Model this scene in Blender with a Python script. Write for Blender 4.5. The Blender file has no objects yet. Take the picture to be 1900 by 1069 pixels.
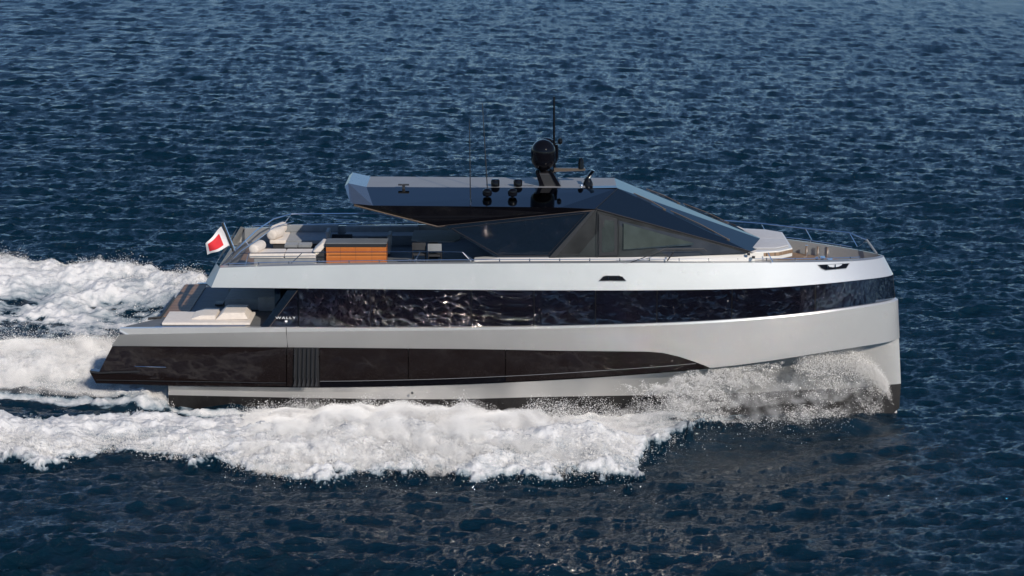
import bpy, bmesh, math, random
import numpy as np
from mathutils import Matrix, Vector
random.seed(4); rng = np.random.default_rng(11)
R = math.radians
scn = bpy.context.scene
COL = scn.collection

# ------------------------------------------------------------------ camera
# boat frame: X forward, Y to port, Z up.  The yacht runs bow-up by TRIM, the
# helicopter camera is banked by the same angle.
TRIM = R(2.9)
M = Matrix.Translation((0, 0, 1.15)) @ Matrix.Rotation(-TRIM, 4, 'Y')
F = 4200.0; CX, CY = 950.0, 534.5
CAM = (0.0, -78.8, 19.4)
PITCH = math.atan(884/4200)
cam = bpy.data.cameras.new('camera'); co = bpy.data.objects.new('camera', cam); COL.objects.link(co)
cam.sensor_width = 36; cam.lens = 36*F/1900; cam.clip_start = 1; cam.clip_end = 20000
co.matrix_world = M @ Matrix.Translation(CAM) @ Matrix.Rotation(math.pi/2-PITCH, 4, 'X')
scn.camera = co

# ------------------------------------------------------------------ light
SUN_AZ, SUN_EL = R(27), R(30)          # from the camera side, a little towards the bow
sv = Vector((math.sin(SUN_AZ)*math.cos(SUN_EL), -math.cos(SUN_AZ)*math.cos(SUN_EL), math.sin(SUN_EL)))
w = bpy.data.worlds.new('World'); scn.world = w; w.use_nodes = True
nt = w.node_tree; bg = nt.nodes['Background']
sky = nt.nodes.new('ShaderNodeTexSky'); sky.sky_type = 'NISHITA'; sky.sun_disc = False
sky.sun_elevation = SUN_EL; sky.sun_rotation = math.atan2(sv.x, sv.y)
sky.air_density = 0.8; sky.dust_density = 0.0; sky.ozone_density = 2.0
tint = nt.nodes.new('ShaderNodeVectorMath'); tint.operation = 'MULTIPLY'; tint.inputs[1].default_value = (0.84, 0.97, 1.09)
nt.links.new(sky.outputs[0], tint.inputs[0]); nt.links.new(tint.outputs[0], bg.inputs[0]); bg.inputs[1].default_value = 0.108
sl = bpy.data.lights.new('sun', 'SUN'); sl.energy = 4.0; sl.angle = R(0.53); sl.color = (1.0, 0.90, 0.78)
so = bpy.data.objects.new('sun', sl); COL.objects.link(so)
so.rotation_euler = sv.to_track_quat('Z', 'Y').to_euler(); so.location = (40, -60, 60)
scn.render.engine = 'CYCLES'; scn.cycles.blur_glossy = 0.0; scn.cycles.sample_clamp_indirect = 0.0
scn.view_settings.view_transform = 'Standard'; scn.view_settings.look = 'None'
scn.view_settings.exposure = 0.0; scn.view_settings.gamma = 1.0

# ------------------------------------------------------------------ materials
def mat(name, col, rough=0.5, metal=0.0, coat=0.0, spec=0.5, ior=1.5, var=0.0, vscale=3.0, bump=0.0, bscale=30.0, sheen=0.0):
    m = bpy.data.materials.new(name); m.use_nodes = True
    t = m.node_tree; b = t.nodes['Principled BSDF']
    b.inputs['Base Color'].default_value = (*col, 1); b.inputs['Roughness'].default_value = rough
    b.inputs['Metallic'].default_value = metal; b.inputs['IOR'].default_value = ior
    b.inputs['Coat Weight'].default_value = coat; b.inputs['Coat Roughness'].default_value = 0.04
    b.inputs['Specular IOR Level'].default_value = spec; b.inputs['Sheen Weight'].default_value = sheen
    if var or bump:
        tc = t.nodes.new('ShaderNodeTexCoord')
    if var:
        n = t.nodes.new('ShaderNodeTexNoise'); n.inputs['Scale'].default_value = vscale; n.inputs['Detail'].default_value = 5
        t.links.new(tc.outputs['Object'], n.inputs['Vector'])
        r = t.nodes.new('ShaderNodeValToRGB')
        r.color_ramp.elements[0].position = 0.3; r.color_ramp.elements[1].position = 0.7
        r.color_ramp.elements[0].color = (*[c*(1-var) for c in col], 1)
        r.color_ramp.elements[1].color = (*[min(1, c*(1+var)) for c in col], 1)
        t.links.new(n.outputs['Fac'], r.inputs['Fac']); t.links.new(r.outputs['Color'], b.inputs['Base Color'])
    if bump:
        n2 = t.nodes.new('ShaderNodeTexNoise'); n2.inputs['Scale'].default_value = bscale; n2.inputs['Detail'].default_value = 3
        t.links.new(tc.outputs['Object'], n2.inputs['Vector'])
        bp = t.nodes.new('ShaderNodeBump'); bp.inputs['Strength'].default_value = 1.0; bp.inputs['Distance'].default_value = bump
        t.links.new(n2.outputs['Fac'], bp.inputs['Height']); t.links.new(bp.outputs['Normal'], b.inputs['Normal'])
    return m

def planks(name, c1, c2, seam, width, axis, rough=0.55, groove=(0.02, 0.015, 0.012)):
    """boards running across `axis` with dark caulking lines"""
    m = bpy.data.materials.new(name); m.use_nodes = True
    t = m.node_tree; b = t.nodes['Principled BSDF']; b.inputs['Roughness'].default_value = rough
    tc = t.nodes.new('ShaderNodeTexCoord'); sp = t.nodes.new('ShaderNodeSeparateXYZ')
    t.links.new(tc.outputs['Object'], sp.inputs[0])
    dv = t.nodes.new('ShaderNodeMath'); dv.operation = 'DIVIDE'; dv.inputs[1].default_value = width
    t.links.new(sp.outputs[axis], dv.inputs[0])
    fr = t.nodes.new('ShaderNodeMath'); fr.operation = 'FRACT'; t.links.new(dv.outputs[0], fr.inputs[0])
    lt = t.nodes.new('ShaderNodeMath'); lt.operation = 'LESS_THAN'; lt.inputs[1].default_value = seam
    t.links.new(fr.outputs[0], lt.inputs[0])
    fl = t.nodes.new('ShaderNodeMath'); fl.operation = 'FLOOR'; t.links.new(dv.outputs[0], fl.inputs[0])
    wn = t.nodes.new('ShaderNodeTexWhiteNoise'); wn.noise_dimensions = '1D'; t.links.new(fl.outputs[0], wn.inputs['W'])
    ns = t.nodes.new('ShaderNodeTexNoise'); ns.inputs['Scale'].default_value = 4; ns.inputs['Detail'].default_value = 6
    t.links.new(tc.outputs['Object'], ns.inputs['Vector'])
    ad = t.nodes.new('ShaderNodeMath'); ad.operation = 'MULTIPLY_ADD'; ad.inputs[1].default_value = 0.5
    t.links.new(wn.outputs['Value'], ad.inputs[0]); hf = t.nodes.new('ShaderNodeMath'); hf.operation = 'MULTIPLY'; hf.inputs[1].default_value = 0.5
    t.links.new(ns.outputs['Fac'], hf.inputs[0]); t.links.new(hf.outputs[0], ad.inputs[2])
    mx = t.nodes.new('ShaderNodeMix'); mx.data_type = 'RGBA'
    mx.inputs[6].default_value = (*c1, 1); mx.inputs[7].default_value = (*c2, 1); t.links.new(ad.outputs[0], mx.inputs[0])
    m2 = t.nodes.new('ShaderNodeMix'); m2.data_type = 'RGBA'; m2.inputs[7].default_value = (*groove, 1)
    t.links.new(mx.outputs[2], m2.inputs[6]); t.links.new(lt.outputs[0], m2.inputs[0]); t.links.new(m2.outputs[2], b.inputs['Base Color'])
    return m

MT = dict(
 silver=mat('silver_paint', (0.65, 0.64, 0.62), 0.34, 0.55, coat=0.4, var=0.03, vscale=0.7),
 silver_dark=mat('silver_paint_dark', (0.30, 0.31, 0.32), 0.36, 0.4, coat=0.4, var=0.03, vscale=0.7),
 roofside=mat('roof_gloss_paint', (0.155, 0.155, 0.155), 0.04, 1.0, coat=0.0, var=0.04, vscale=0.8),
 roofend=mat('roof_end_paint', (0.30, 0.30, 0.30), 0.25, 0.9, var=0.04),
 rooftop=mat('roof_top_paint', (0.25, 0.25, 0.25), 0.5, 0.1, var=0.04, vscale=1.0),
 black=mat('black_gloss', (0.004, 0.004, 0.006), 0.05, spec=0.2),
 blackmatt=mat('black_matt', (0.012, 0.012, 0.014), 0.5, var=0.2),
 antifoul=mat('dark_bottom_paint', (0.012, 0.011, 0.011), 0.6, var=0.35, vscale=4, bump=0.01, bscale=20),
 glass=mat('hull_glass', (0.006, 0.005, 0.008), 0.0, bump=0.00004, bscale=1.2, ior=4.6),
 glasslow=mat('lower_hull_glass', (0.010, 0.007, 0.007), 0.04, bump=0.0005, bscale=1.6, ior=1.5),
 glassblue=mat('cabin_glass', (0.006, 0.012, 0.022), 0.03, bump=0.0015, bscale=1.4),
 screen=mat('windscreen_glass', (0.005, 0.013, 0.024), 0.05, spec=0.5, ior=1.14, bump=0.001, bscale=1.2),
 glassgrey=mat('door_glass', (0.030, 0.032, 0.033), 0.06, var=0.3, vscale=1.5),
 glasspane=mat('clear_pane', (0.020, 0.025, 0.025), 0.06, var=0.5, vscale=1.8),
 frame=mat('grey_frame', (0.035, 0.033, 0.035), 0.3, 0.3),
 copper=mat('bronze_trim', (0.13, 0.10, 0.08), 0.35, 0.5),
 chrome=mat('chrome', (0.75, 0.76, 0.78), 0.12, 1.0),
 deckgrey=mat('grey_deck', (0.13, 0.14, 0.15), 0.7, var=0.12, vscale=2),
 walls=mat('grey_inner_wall', (0.17, 0.18, 0.19), 0.6, var=0.08, vscale=2),
 white=mat('white_gelcoat', (0.68, 0.66, 0.62), 0.35, coat=0.3, var=0.03),
 cushion=mat('cream_fabric', (0.66, 0.60, 0.54), 0.9, var=0.06, vscale=6, bump=0.006, bscale=14, sheen=0.2),
 padgrey=mat('pale_grey_fabric', (0.42, 0.42, 0.43), 0.9, var=0.06, vscale=6, bump=0.006, bscale=14, sheen=0.2),
 greyfab=mat('grey_fabric', (0.20, 0.215, 0.23), 0.9, var=0.1, vscale=5, bump=0.006, bscale=14, sheen=0.2),
 darkfab=mat('charcoal_fabric', (0.025, 0.027, 0.032), 0.85, var=0.2, vscale=5),
 red=mat('red_cloth', (0.62, 0.02, 0.03), 0.8, var=0.1, vscale=4),
 whitecloth=mat('white_cloth', (0.75, 0.72, 0.72), 0.85, var=0.05, vscale=4),
 teak=planks('teak_deck_boards', (0.20, 0.125, 0.075), (0.30, 0.20, 0.125), 0.10, 0.07, 1),
 teakcross=planks('teak_cross_boards', (0.22, 0.13, 0.08), (0.34, 0.21, 0.13), 0.16, 0.27, 1),
 teakbar=planks('varnished_teak', (0.36, 0.10, 0.022), (0.55, 0.19, 0.05), 0.05, 0.105, 2, rough=0.25, groove=(0.28, 0.08, 0.02)),
 letter=mat('white_lettering', (0.8, 0.8, 0.8), 0.5),
)

# ------------------------------------------------------------------ helpers
def P(px, py, Y):
    rx = (px-CX)/F; ry = -(py-CY)/F
    d = Vector((rx, math.cos(PITCH)+ry*math.sin(PITCH), -math.sin(PITCH)+ry*math.cos(PITCH)))
    t = (Y-CAM[1])/d.y
    return Vector((t*d.x, Y, CAM[2]+t*d.z))
def PZ(px, py, z):
    rx = (px-CX)/F; ry = -(py-CY)/F
    d = Vector((rx, math.cos(PITCH)+ry*math.sin(PITCH), -math.sin(PITCH)+ry*math.cos(PITCH)))
    t = (z-CAM[2])/d.z
    return Vector((t*d.x, CAM[1]+t*d.y, z))
Mi = M.inverted()
camW = M @ Vector(CAM)
def SEA(px, py, z=0.0):
    """world point at height z above the sea seen at that place of the frame"""
    a = M @ P(px, py, 0.0); d = a-camW
    t = (z-camW.z)/d.z
    return camW + d*t

def tag(o, label=None, cat=None, group=None, kind=None):
    if label: o['label'] = label
    if cat: o['category'] = cat
    if group: o['group'] = group
    if kind: o['kind'] = kind
    return o
def thing(name, base, label, cat, group=None):
    o = bpy.data.objects.new(name, None); COL.objects.link(o); o.empty_display_size = 0.3
    o.matrix_world = M @ Matrix.Translation(base)
    o['base'] = list(base)
    return tag(o, label, cat, group)
def mesh(name, verts, faces, m, parent, smooth=False, bevel=0.0, seg=2, weighted=False):
    """verts in the boat frame; linked as one object under its thing"""
    base = Vector((0, 0, 0)); q = parent
    while q is not None:
        if 'base' in q: base = Vector(q['base']); break
        q = q.parent
    me = bpy.data.meshes.new(name)
    me.from_pydata([tuple(Vector(v)-base) for v in verts], [], faces); me.validate(); me.update()
    bm = bmesh.new(); bm.from_mesh(me)
    bmesh.ops.remove_doubles(bm, verts=bm.verts, dist=0.0003)
    bmesh.ops.recalc_face_normals(bm, faces=bm.faces)
    if bevel:
        es = [e for e in bm.edges if len(e.link_faces) == 2 and e.calc_face_angle(0) > 0.5]
        bmesh.ops.bevel(bm, geom=es, offset=bevel, segments=seg, affect='EDGES', profile=0.6, clamp_overlap=True)
    bm.to_mesh(me); bm.free()
    if smooth:
        me.polygons.foreach_set('use_smooth', [True]*len(me.polygons))
        me.set_sharp_from_angle(angle=R(35))
    o = bpy.data.objects.new(name, me); COL.objects.link(o)
    me.materials.append(m)
    if parent is not None: o.parent = parent
    return o

PAIRS = {'wing_frame','wing_trim','pinstripe','lower_sill','intake_fin','fin_foot','door_post','cabin_foot','roof_side','roof_trim','windscreen_side','side_window','window_gasket','diagonal_pillar','cabin_side','windscreen_rail','roof_joint'}
class MB:
    def __init__(s): s.v = []; s.f = []
    def add(s, v, f):
        n = len(s.v); s.v += [tuple(a) for a in v]; s.f += [tuple(i+n for i in q) for q in f]; return s
    def box(s, x0, x1, y0, y1, z0, z1):
        v = [(x, y, z) for x in (x0, x1) for y in (y0, y1) for z in (z0, z1)]
        return s.add(v, [(0,1,3,2),(4,6,7,5),(0,4,5,1),(2,3,7,6),(0,2,6,4),(1,5,7,3)])
    def prism(s, poly, off):
        """closed polygon (3-D points) pushed by the vector off"""
        n = len(poly); off = Vector(off)
        v = [Vector(p) for p in poly] + [Vector(p)+off for p in poly]
        return s.add(v, [tuple(range(n)), tuple(range(2*n-1, n-1, -1))] + [(i, (i+1) % n, (i+1) % n+n, i+n) for i in range(n)])
    def tube(s, pts, r, n=8, r2=None):
        pts = [Vector(p) for p in pts]; k = len(pts); rings = []
        for i, p in enumerate(pts):
            d = (pts[min(i+1, k-1)]-pts[max(i-1, 0)]).normalized()
            a = Vector((0, 0, 1)) if abs(d.z) < 0.9 else Vector((1, 0, 0))
            u = d.cross(a).normalized(); v = d.cross(u)
            rr = r if r2 is None else r+(r2-r)*i/(k-1)
            rings += [p+(u*math.cos(2*math.pi*j/n)+v*math.sin(2*math.pi*j/n))*rr for j in range(n)]
        f = [(i*n+j, i*n+(j+1) % n, (i+1)*n+(j+1) % n, (i+1)*n+j) for i in range(k-1) for j in range(n)]
        f += [tuple(range(n))[::-1], tuple((k-1)*n+j for j in range(n))]
        return s.add(rings, f)
    def lathe(s, c, prof, n=24):
        c = Vector(c); v = []
        for r, z in prof: v += [c+Vector((r*math.cos(2*math.pi*j/n), r*math.sin(2*math.pi*j/n), z)) for j in range(n)]
        k = len(prof)
        f = [(i*n+j, i*n+(j+1) % n, (i+1)*n+(j+1) % n, (i+1)*n+j) for i in range(k-1) for j in range(n)]
        f += [tuple(range(n))[::-1], tuple((k-1)*n+j for j in range(n))]
        return s.add(v, f)
    def grid(s, rows):
        n = len(rows[0]); v = [p for r in rows for p in r]
        return s.add(v, [(i*n+j, i*n+j+1, (i+1)*n+j+1, (i+1)*n+j) for i in range(len(rows)-1) for j in range(n-1)])
    def mirror(s):
        n = len(s.v); s.cut = (n, len(s.f)); s.v += [(x, -y, z) for x, y, z in s.v]; s.f += [tuple(i+n for i in reversed(q)) for q in s.f]; return s
    def build(s, name, m, parent, **k):
        if getattr(s, 'cut', None) and name in PAIRS and len(s.f) == 2*s.cut[1]:
            n, nf = s.cut
            mesh(name, s.v[n:], [tuple(i-n for i in q) for q in s.f[nf:]], m, parent, **k)      # port side twin
            return mesh(name, s.v[:n], s.f[:nf], m, parent, **k)
        return mesh(name, s.v, s.f, m, parent, **k)
def mir(pts): return [Vector((p[0], -p[1], p[2])) for p in pts]

def hb(X, Xt=13.3, W=3.8, a=2.2, b=0.6, Xs=-2.0):
    if X <= Xs: return W
    u = min(1.0, (X-Xs)/(Xt-Xs)); return W*max(0.0, 1-u**a)**b

class Line:
    """a line along the hull side, read at a few stations and given its true half-breadth"""
    def __init__(s, pts, tip=None, off=0.0, **k):
        s.k = k; s.off = off; s.Xt = k.get('Xt', 13.3)
        if tip:
            tp = P(tip[0], tip[1], 0.0); s.Xt = tp.x; s.k['Xt'] = tp.x
        xs, zs = [], []
        for px, py in pts:
            Y = -3.5
            for _ in range(12):
                q = P(px, py, Y); Y = -max(0.0, s.half(q.x))
            xs.append(q.x); zs.append(q.z)
        if tip: xs.append(s.Xt); zs.append(tp.z)
        s.X = np.array(xs); s.Z = np.array(zs); s.X0 = xs[0]; s.X1 = xs[-1]
        # smooth table
        g = np.linspace(s.X0, s.X1, 200); z = np.interp(g, s.X, s.Z)
        ker = np.exp(-0.5*(np.arange(-18, 19)/7.0)**2); ker /= ker.sum()
        zp = np.concatenate([2*z[0]-z[1:19][::-1], z, 2*z[-1]-z[-19:-1][::-1]])
        s.g = g; s.gz = np.convolve(zp, ker, 'valid')
    def half(s, X): return max(0.0, hb(X, **s.k)-(s.off(X) if callable(s.off) else s.off))
    def z(s, X): return float(np.interp(X, s.g, s.gz))
    def at(s, X, extra=0.0, dz=0.0, side=-1): return Vector((X, side*max(0.0, s.half(X)-extra), s.z(X)+dz))
    def pts(s, n=90, X0=None, X1=None, extra=0.0, dz=0.0, side=-1):
        a = s.X0 if X0 is None else X0; b = s.X1 if X1 is None else X1
        if abs(b-s.Xt) < 1e-6: T = 1-(1-np.linspace(0, 1, n))**1.8
        else: T = np.linspace(0, 1, n)
        return [s.at(a+(b-a)*t, extra, dz, side) for t in T]

# ------------------------------------------------------------------ the yacht
yacht = thing('motor_yacht', (0, 0, 0), 'long silver motor yacht with two black window bands speeding through blue sea', 'yacht')
L_top = Line([(408,497),(500,494),(600,492),(800,489.5),(1000,488.5),(1200,487.5),(1400,487),(1520,486),(1600,484)], tip=(1640,476), off=0.07)
L_aB = Line([(392,533.5),(700,536.5),(1000,538.5),(1200,538.5),(1400,535.5),(1500,529),(1560,523.5),(1620,515)], tip=(1657,508))
L_bB = Line([(222,609.5),(495,607.5),(700,608.5),(900,607.5),(1100,603.5),(1300,597),(1500,581),(1600,565.5)], tip=(1661,552))
L_cT = Line([(222,621),(495,616),(700,614.5),(900,612.5),(1100,608),(1300,601),(1500,584.5),(1600,569)], tip=(1666,555), off=0.0)
L_cB = Line([(207,642),(600,645),(900,648),(1200,651.5)], off=0.30)     # top edge of the lower black band
L_kn = Line([(180,711),(312,715),(590,719),(800,715),(1000,706),(1200,693),(1318,683),(1400,673),(1500,658),(1600,640)], tip=(1669,627), off=lambda X: 0.32-.20*min(1, max(0, (X-3)/6)))
L_e2 = Line([(312,716),(590,720),(800,716),(1000,707),(1200,694),(1318,684),(1400,674),(1500,659),(1600,641)], tip=(1668,628), off=lambda X: .45*(1-min(1, max(0, (X-10.5)/3.3))), b=1.0, W=3.8)
L_bt = Line([(312,733),(590,739),(800,741),(1000,736),(1200,733),(1400,729),(1565,722)], tip=(1671.5,712), off=lambda X: .70*(1-min(1, max(0, (X-10.0)/3.8))), b=1.35, a=1.7, Xs=-3)

# bulwark (upper silver band)
def band(a, b, n=110, extra=(0, 0), X0=None, X1=None):
    r0 = a.pts(n, extra=extra[0]); r1 = b.pts(n, extra=extra[1]); return r0, r1
mb = MB()
a, b = L_top.pts(120), L_aB.pts(120)
mb.grid([a, b])
lip = [Vector((p.x, -max(0, abs(p.y)-0.14), p.z-0.03)) for p in b]   # the dark return under the edge
mb.grid([b, lip]); mb.mirror()
mb.build('bulwark', MT['silver'], yacht, smooth=True)
# aft facets of the upper deck
A0, B0 = a[0], b[0]
tipA = P(381, 524, -3.3)
inn = P(402, 489, -3.5)
mb = MB(); mb.add([A0, B0, tipA, inn], [(0,1,2),(0,2,3)]).mirror()
aft_mid = Vector((tipA.x-0.05, 0, tipA.z)); aft_top = Vector((inn.x-0.1, 0, inn.z))
mb.add([tipA, inn, aft_top, aft_mid, (inn.x-0.1, 3.5, inn.z), (tipA.x, 3.3, tipA.z)], [(0,1,2,3),(3,2,4,5)])
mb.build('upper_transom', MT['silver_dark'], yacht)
# cap rail on top of the bulwark
mb = MB()
c0 = L_top.pts(120); c1 = L_top.pts(120, extra=0.13, dz=0.035); c2 = L_top.pts(120, extra=0.22, dz=0.035)
c3 = L_top.pts(120, extra=0.24, dz=-0.62)
mb.grid([c0, c1, c2, c3]).mirror()
mb.build('cap_rail', MT['silver_dark'], yacht, smooth=True)
# dark structure behind the glass bands
def shell(l0, l1, e, x0, x1, name, m, n=60):
    mb = MB(); mb.grid([l0.pts(n, x0, x1 if x1 else l0.Xt, extra=e), l1.pts(n, x0, x1 if x1 else l1.Xt, extra=e)]).mirror()
    return mb.build(name, m, yacht, smooth=True)
Xg = P(500, 607, -3.8).x; XgT = P(552, 538, -3.8).x
# upper window panes, one by one
def Xp(px, Y=-3.7): return P(px, 570, Y).x
cuts = [553, 687, 874, 991, 1105, 1219, 1358, 1512]
cutX = []
for px in cuts:
    X = Xp(px)
    for _ in range(6): X = Xp(px, -hb(X))
    cutX.append(X)
shell(L_aB, L_bB, 0.16, XgT, None, 'window_backing', MT['blackmatt'])
def tilt_pane_normals(o, side):
    """shading normals turned off the true glass so reflected sun glitter sits amidships"""
    me = o.data; out = []
    if me.polygons[0].normal.y*side < 0: me.flip_normals()
    for v in me.vertices:
        X = v.co.x; nat = math.atan(max(0, (hb(X-.2)-hb(X+.2))/.4)) if X < 12.8 else 1.2
        if X < 0.9: a = R(11)*math.exp(-((X+2.0)/3.9)**4)  # normals only, toed to catch the sun glitter; the glass stays put
        elif X < 10: a = -R(5)
        else: a = nat
        out.append((math.sin(a), side*math.cos(a), 0.0))
    me.polygons.foreach_set('use_smooth', [True]*len(me.polygons)); me.normals_split_custom_set_from_vertices(out)
def pane(Xa, Xb, name='hull_window', side=-1, topX=None, n=16):
    """one curved pane between the bulwark and the lower side panel"""
    g = 0.018
    Ta = (topX if topX is not None else Xa)+g
    t = [L_aB.at(Ta+(min(Xb, L_aB.Xt)-g-Ta)*(1-(1-i/n)**(1.6 if Xb > 12.9 else 1)), 0.06, -0.02, side) for i in range(n+1)]
    u = [L_bB.at(Xa+g+(min(Xb, L_bB.Xt)-g-Xa-g)*(1-(1-i/n)**(1.6 if Xb > 12.9 else 1)), 0.06, 0.01, side) for i in range(n+1)]
    mb = MB(); mb.grid([t, u])
    o = mb.build(name, MT['glass'], yacht, smooth=True); tilt_pane_normals(o, side); return o
for side in (-1, 1):
    pane(Xg, cutX[0], side=side, topX=XgT)
    for i in range(len(cutX)-1): pane(cutX[i], cutX[i+1], side=side)
    pane(cutX[-1], 14.0, side=side, n=40)
for X in cutX[1:]:                               # slim pale joints
    for s_ in (-1, 1):
        mb = MB(); mb.tube([L_aB.at(X, 0.055, -0.02, s_), L_bB.at(X, 0.055, 0.01, s_)], 0.006, 4); mb.build('window_joint', MT['frame'], yacht)
# slanted glass wing closing the window band aft
Y0 = -3.74
mb = MB(); pl = [P(484,607,Y0), P(533,539,Y0), P(551,539,Y0), P(499,607,Y0)]
mb.prism(pl, (0, 0.05, 0)); mb.mirror(); mb.build('wing_frame', MT['glassblue'], yacht)
mb = MB(); mb.tube([P(500,607,Y0-.02), P(552,539,Y0-.02)], 0.012, 5); mb.mirror(); mb.build('wing_trim', MT['copper'], yacht)

# lower side panel (middle silver band): chamfer, face
mb = MB()
s0 = L_bB.pts(130); s1 = L_cT.pts(130)
mb.grid([[Vector((p.x, -max(0, abs(p.y)-0.2), p.z)) for p in s0], s0, s1])
# face: from chamfer down to window top (aft of 1200), to the knuckle (bow)
Xend = P(1318, 683, -hb(7)).x
cbx = [(Xend-(L_cB.X1))*t for t in np.linspace(0, 1, 2)]
kz = lambda X: L_kn.z(X)
wp = [(L_cB.X1, L_cB.z(L_cB.X1))]
for px, py in [(1230,656.5),(1260,663),(1290,672.5),(1318,683)]:
    X = 6.0
    for _ in range(8): q = P(px, py, -hb(X)+0.06); X = q.x
    wp.append((q.x, q.z))
wx = np.array([p[0] for p in wp]); wz = np.array([p[1] for p in wp])
def coff(X): t = min(1, max(0, (X-3)/6)); return 0.30-.20*t*t*(3-2*t)
def low_z(X):
    if X < L_cB.X1: return L_cB.z(X)
    if X < wx[-1]: return float(np.interp(X, wx, wz))
    return kz(X)
def face_bottom(X): return Vector((X, -max(0, (hb(X, Xt=L_kn.Xt)-coff(X))), low_z(X)))
n = 200
Ts = 1-(1-np.linspace(0, 1, n))**1.7
r0 = [L_cT.at(L_cT.X0+(L_cT.Xt-L_cT.X0)*t) for t in Ts]
r1 = [face_bottom(L_cB.X0+(L_kn.Xt-L_cB.X0)*t) for t in Ts]
def far(rs, X0=-11.7): return [[Vector((max(p.x, X0), -p.y, p.z)) for p in r] for r in rs]
mid = [Vector(((p.x+q.x)/2, (p.y+q.y)/2*1.004 if abs(p.y) > 0.5 else (p.y+q.y)/2, (p.z+q.z)/2)) for p, q in zip(r0, r1)]
r2 = [Vector((p.x, -max(0, abs(p.y)-0.40), p.z+.01)) for p in r1]
mb.grid([r0, mid, r1, r2]); mb.build('hull_side', MT['silver'], yacht, smooth=True)
mb = MB(); mb.grid(far([[Vector((p.x, -max(0, abs(p.y)-0.2), p.z)) for p in s0], s0, s1])); mb.grid(far([r0, mid, r1, r2])); mb.build('hull_side', MT['silver'], yacht, smooth=True)
# seam of the side door panel
mb = MB(); Xq = P(531, 611, -3.84).x
mb.tube([L_bB.at(Xq, -0.005, 0.005), L_cT.at(Xq, -0.005), Vector((Xq, -3.505, low_z(Xq)))], 0.012, 4)
mb.build('panel_seam', MT['blackmatt'], yacht)
# stern wing end face
p1, p2 = L_bB.at(L_bB.X0), L_cT.at(L_cT.X0); p3 = face_bottom(L_cB.X0)
e1 = P(252, 611, -2.9)
mb = MB(); mb.add([p1, p2, p3, (p3.x+0.25, -3.1, p3.z), (p1.x+0.15, -3.45, p1.z)], [(0,1,2,3,4)])
mb.build('stern_corner', MT['silver_dark'], yacht)

# lower black band: glass sections
def lowglass(X0, X1, name='lower_window', m=None, n=60, drop=0.0, side=-1):
    m = m or MT['glasslow']
    t = []; u = []
    for i in range(n+1):
        X = X0+(X1-X0)*i/n
        t.append(Vector((X, side*(hb(X, Xt=L_kn.Xt)-coff(X)-0.04), low_z(X)-0.005))); u.append(Vector((X, side*(L_kn.half(X)-0.04), L_kn.z(X)+drop)))
    mb = MB(); mb.grid([t, u]); return mb.build(name, m, yacht, smooth=True)
lx = [P(px, 680, -3.7).x for px in (592, 757, 938)]
for s in (-1, 1):
    lowglass(lx[0], lx[1]-.012, side=s, drop=0.17); lowglass(lx[1]+.012, lx[2]-.012, side=s, drop=0.17); lowglass(lx[2]+.012, wx[-1]-0.02, side=s, drop=0.0)
    Xv0 = P(545, 680, -3.7).x
    lowglass(Xv0, lx[0]-0.02, 'air_intake', MT['blackmatt'], side=s)
t0 = [Vector((X, -(L_kn.half(X)-0.015), L_kn.z(X)+0.20)) for X in np.linspace(lx[0], wx[-1]-.5, 60)]
mb = MB(); mb.tube(t0, 0.007, 5).mirror(); mb.build('pinstripe', MT['silver_dark'], yacht)
mb = MB(); mb.grid([[Vector((X, -(L_kn.half(X)-0.01), L_kn.z(X)+0.16)) for X in np.linspace(lx[0]-.02, lx[2], 40)], [Vector((X, -(L_kn.half(X)-0.02), L_kn.z(X)+0.0)) for X in np.linspace(lx[0]-.02, lx[2], 40)]]).mirror()
mb.build('lower_sill', MT['black'], yacht, smooth=True)
# intake fins
for k in range(6):
    px = 546+k*8.0
    a1, a2 = P(px, 647, -3.545), P(px+3.4, 647, -3.545); b1, b2 = P(px, 716, -3.525), P(px+5.0, 716, -3.525)
    mb = MB(); mb.prism([a1, a2, P(px+2.4, 700, -3.535), b2, b1, P(px-1, 700, -3.535)], (0, 0.10, 0)); mb.mirror()
    mb.build('intake_fin', MT['blackmatt'], yacht)
    mb = MB(); mb.prism([P(px-2.2, 717.5, -3.595), P(px+3.6, 717.5, -3.595), P(px+1.8, 701, -3.560)], (0, 0.04, 0)); mb.mirror()
    mb.build('fin_foot', MT['frame'], yacht)
# aft black quarter with the fold-out platform
q = [P(208,643,-3.465), P(531,645.5,-3.465), P(531,717,-3.425), P(312,715.5,-3.425), P(178,711,-3.425), P(166,689,-3.485), P(184,690,-3.465)]
mb = MB(); mb.prism(q, (0, 0.35, 0)); mb.build('aft_quarter_panel', MT['glasslow'], yacht)
mb = MB(); mb.prism([Vector((max(p.x, -11.7), -p.y, p.z)) for p in q], (0, -0.35, 0)); mb.build('aft_quarter_panel', MT['glasslow'], yacht)
q = [P(532.5,645.5,-3.465), P(545,645.5,-3.465), P(545,717,-3.425), P(532.5,717,-3.425)]
mb = MB(); mb.prism(q, (0, 0.3, 0)); mb.mirror(); mb.build('door_post', MT['glasslow'], yacht)
mb = MB(); q = [P(166,688,-3.525), P(184,690.5,-3.525), P(260,688,-3.515), P(260,691,-3.515), P(184,693.5,-3.525), P(168,692,-3.525)]
mb.prism(q, (0, 0.06, 0))
mb.add([*[P(x, y, -3.500) for x, y in ((178,704.5),(531,710),(531,711.3),(178,706))]], [(0,1,2,3)])
mb.build('platform_edge', MT['blackmatt'], yacht)
mb = MB(); mb.tube([P(250,680,-3.485), P(308,681.5,-3.485)], 0.012, 5); mb.build('grab_handle', MT['chrome'], yacht)
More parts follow.
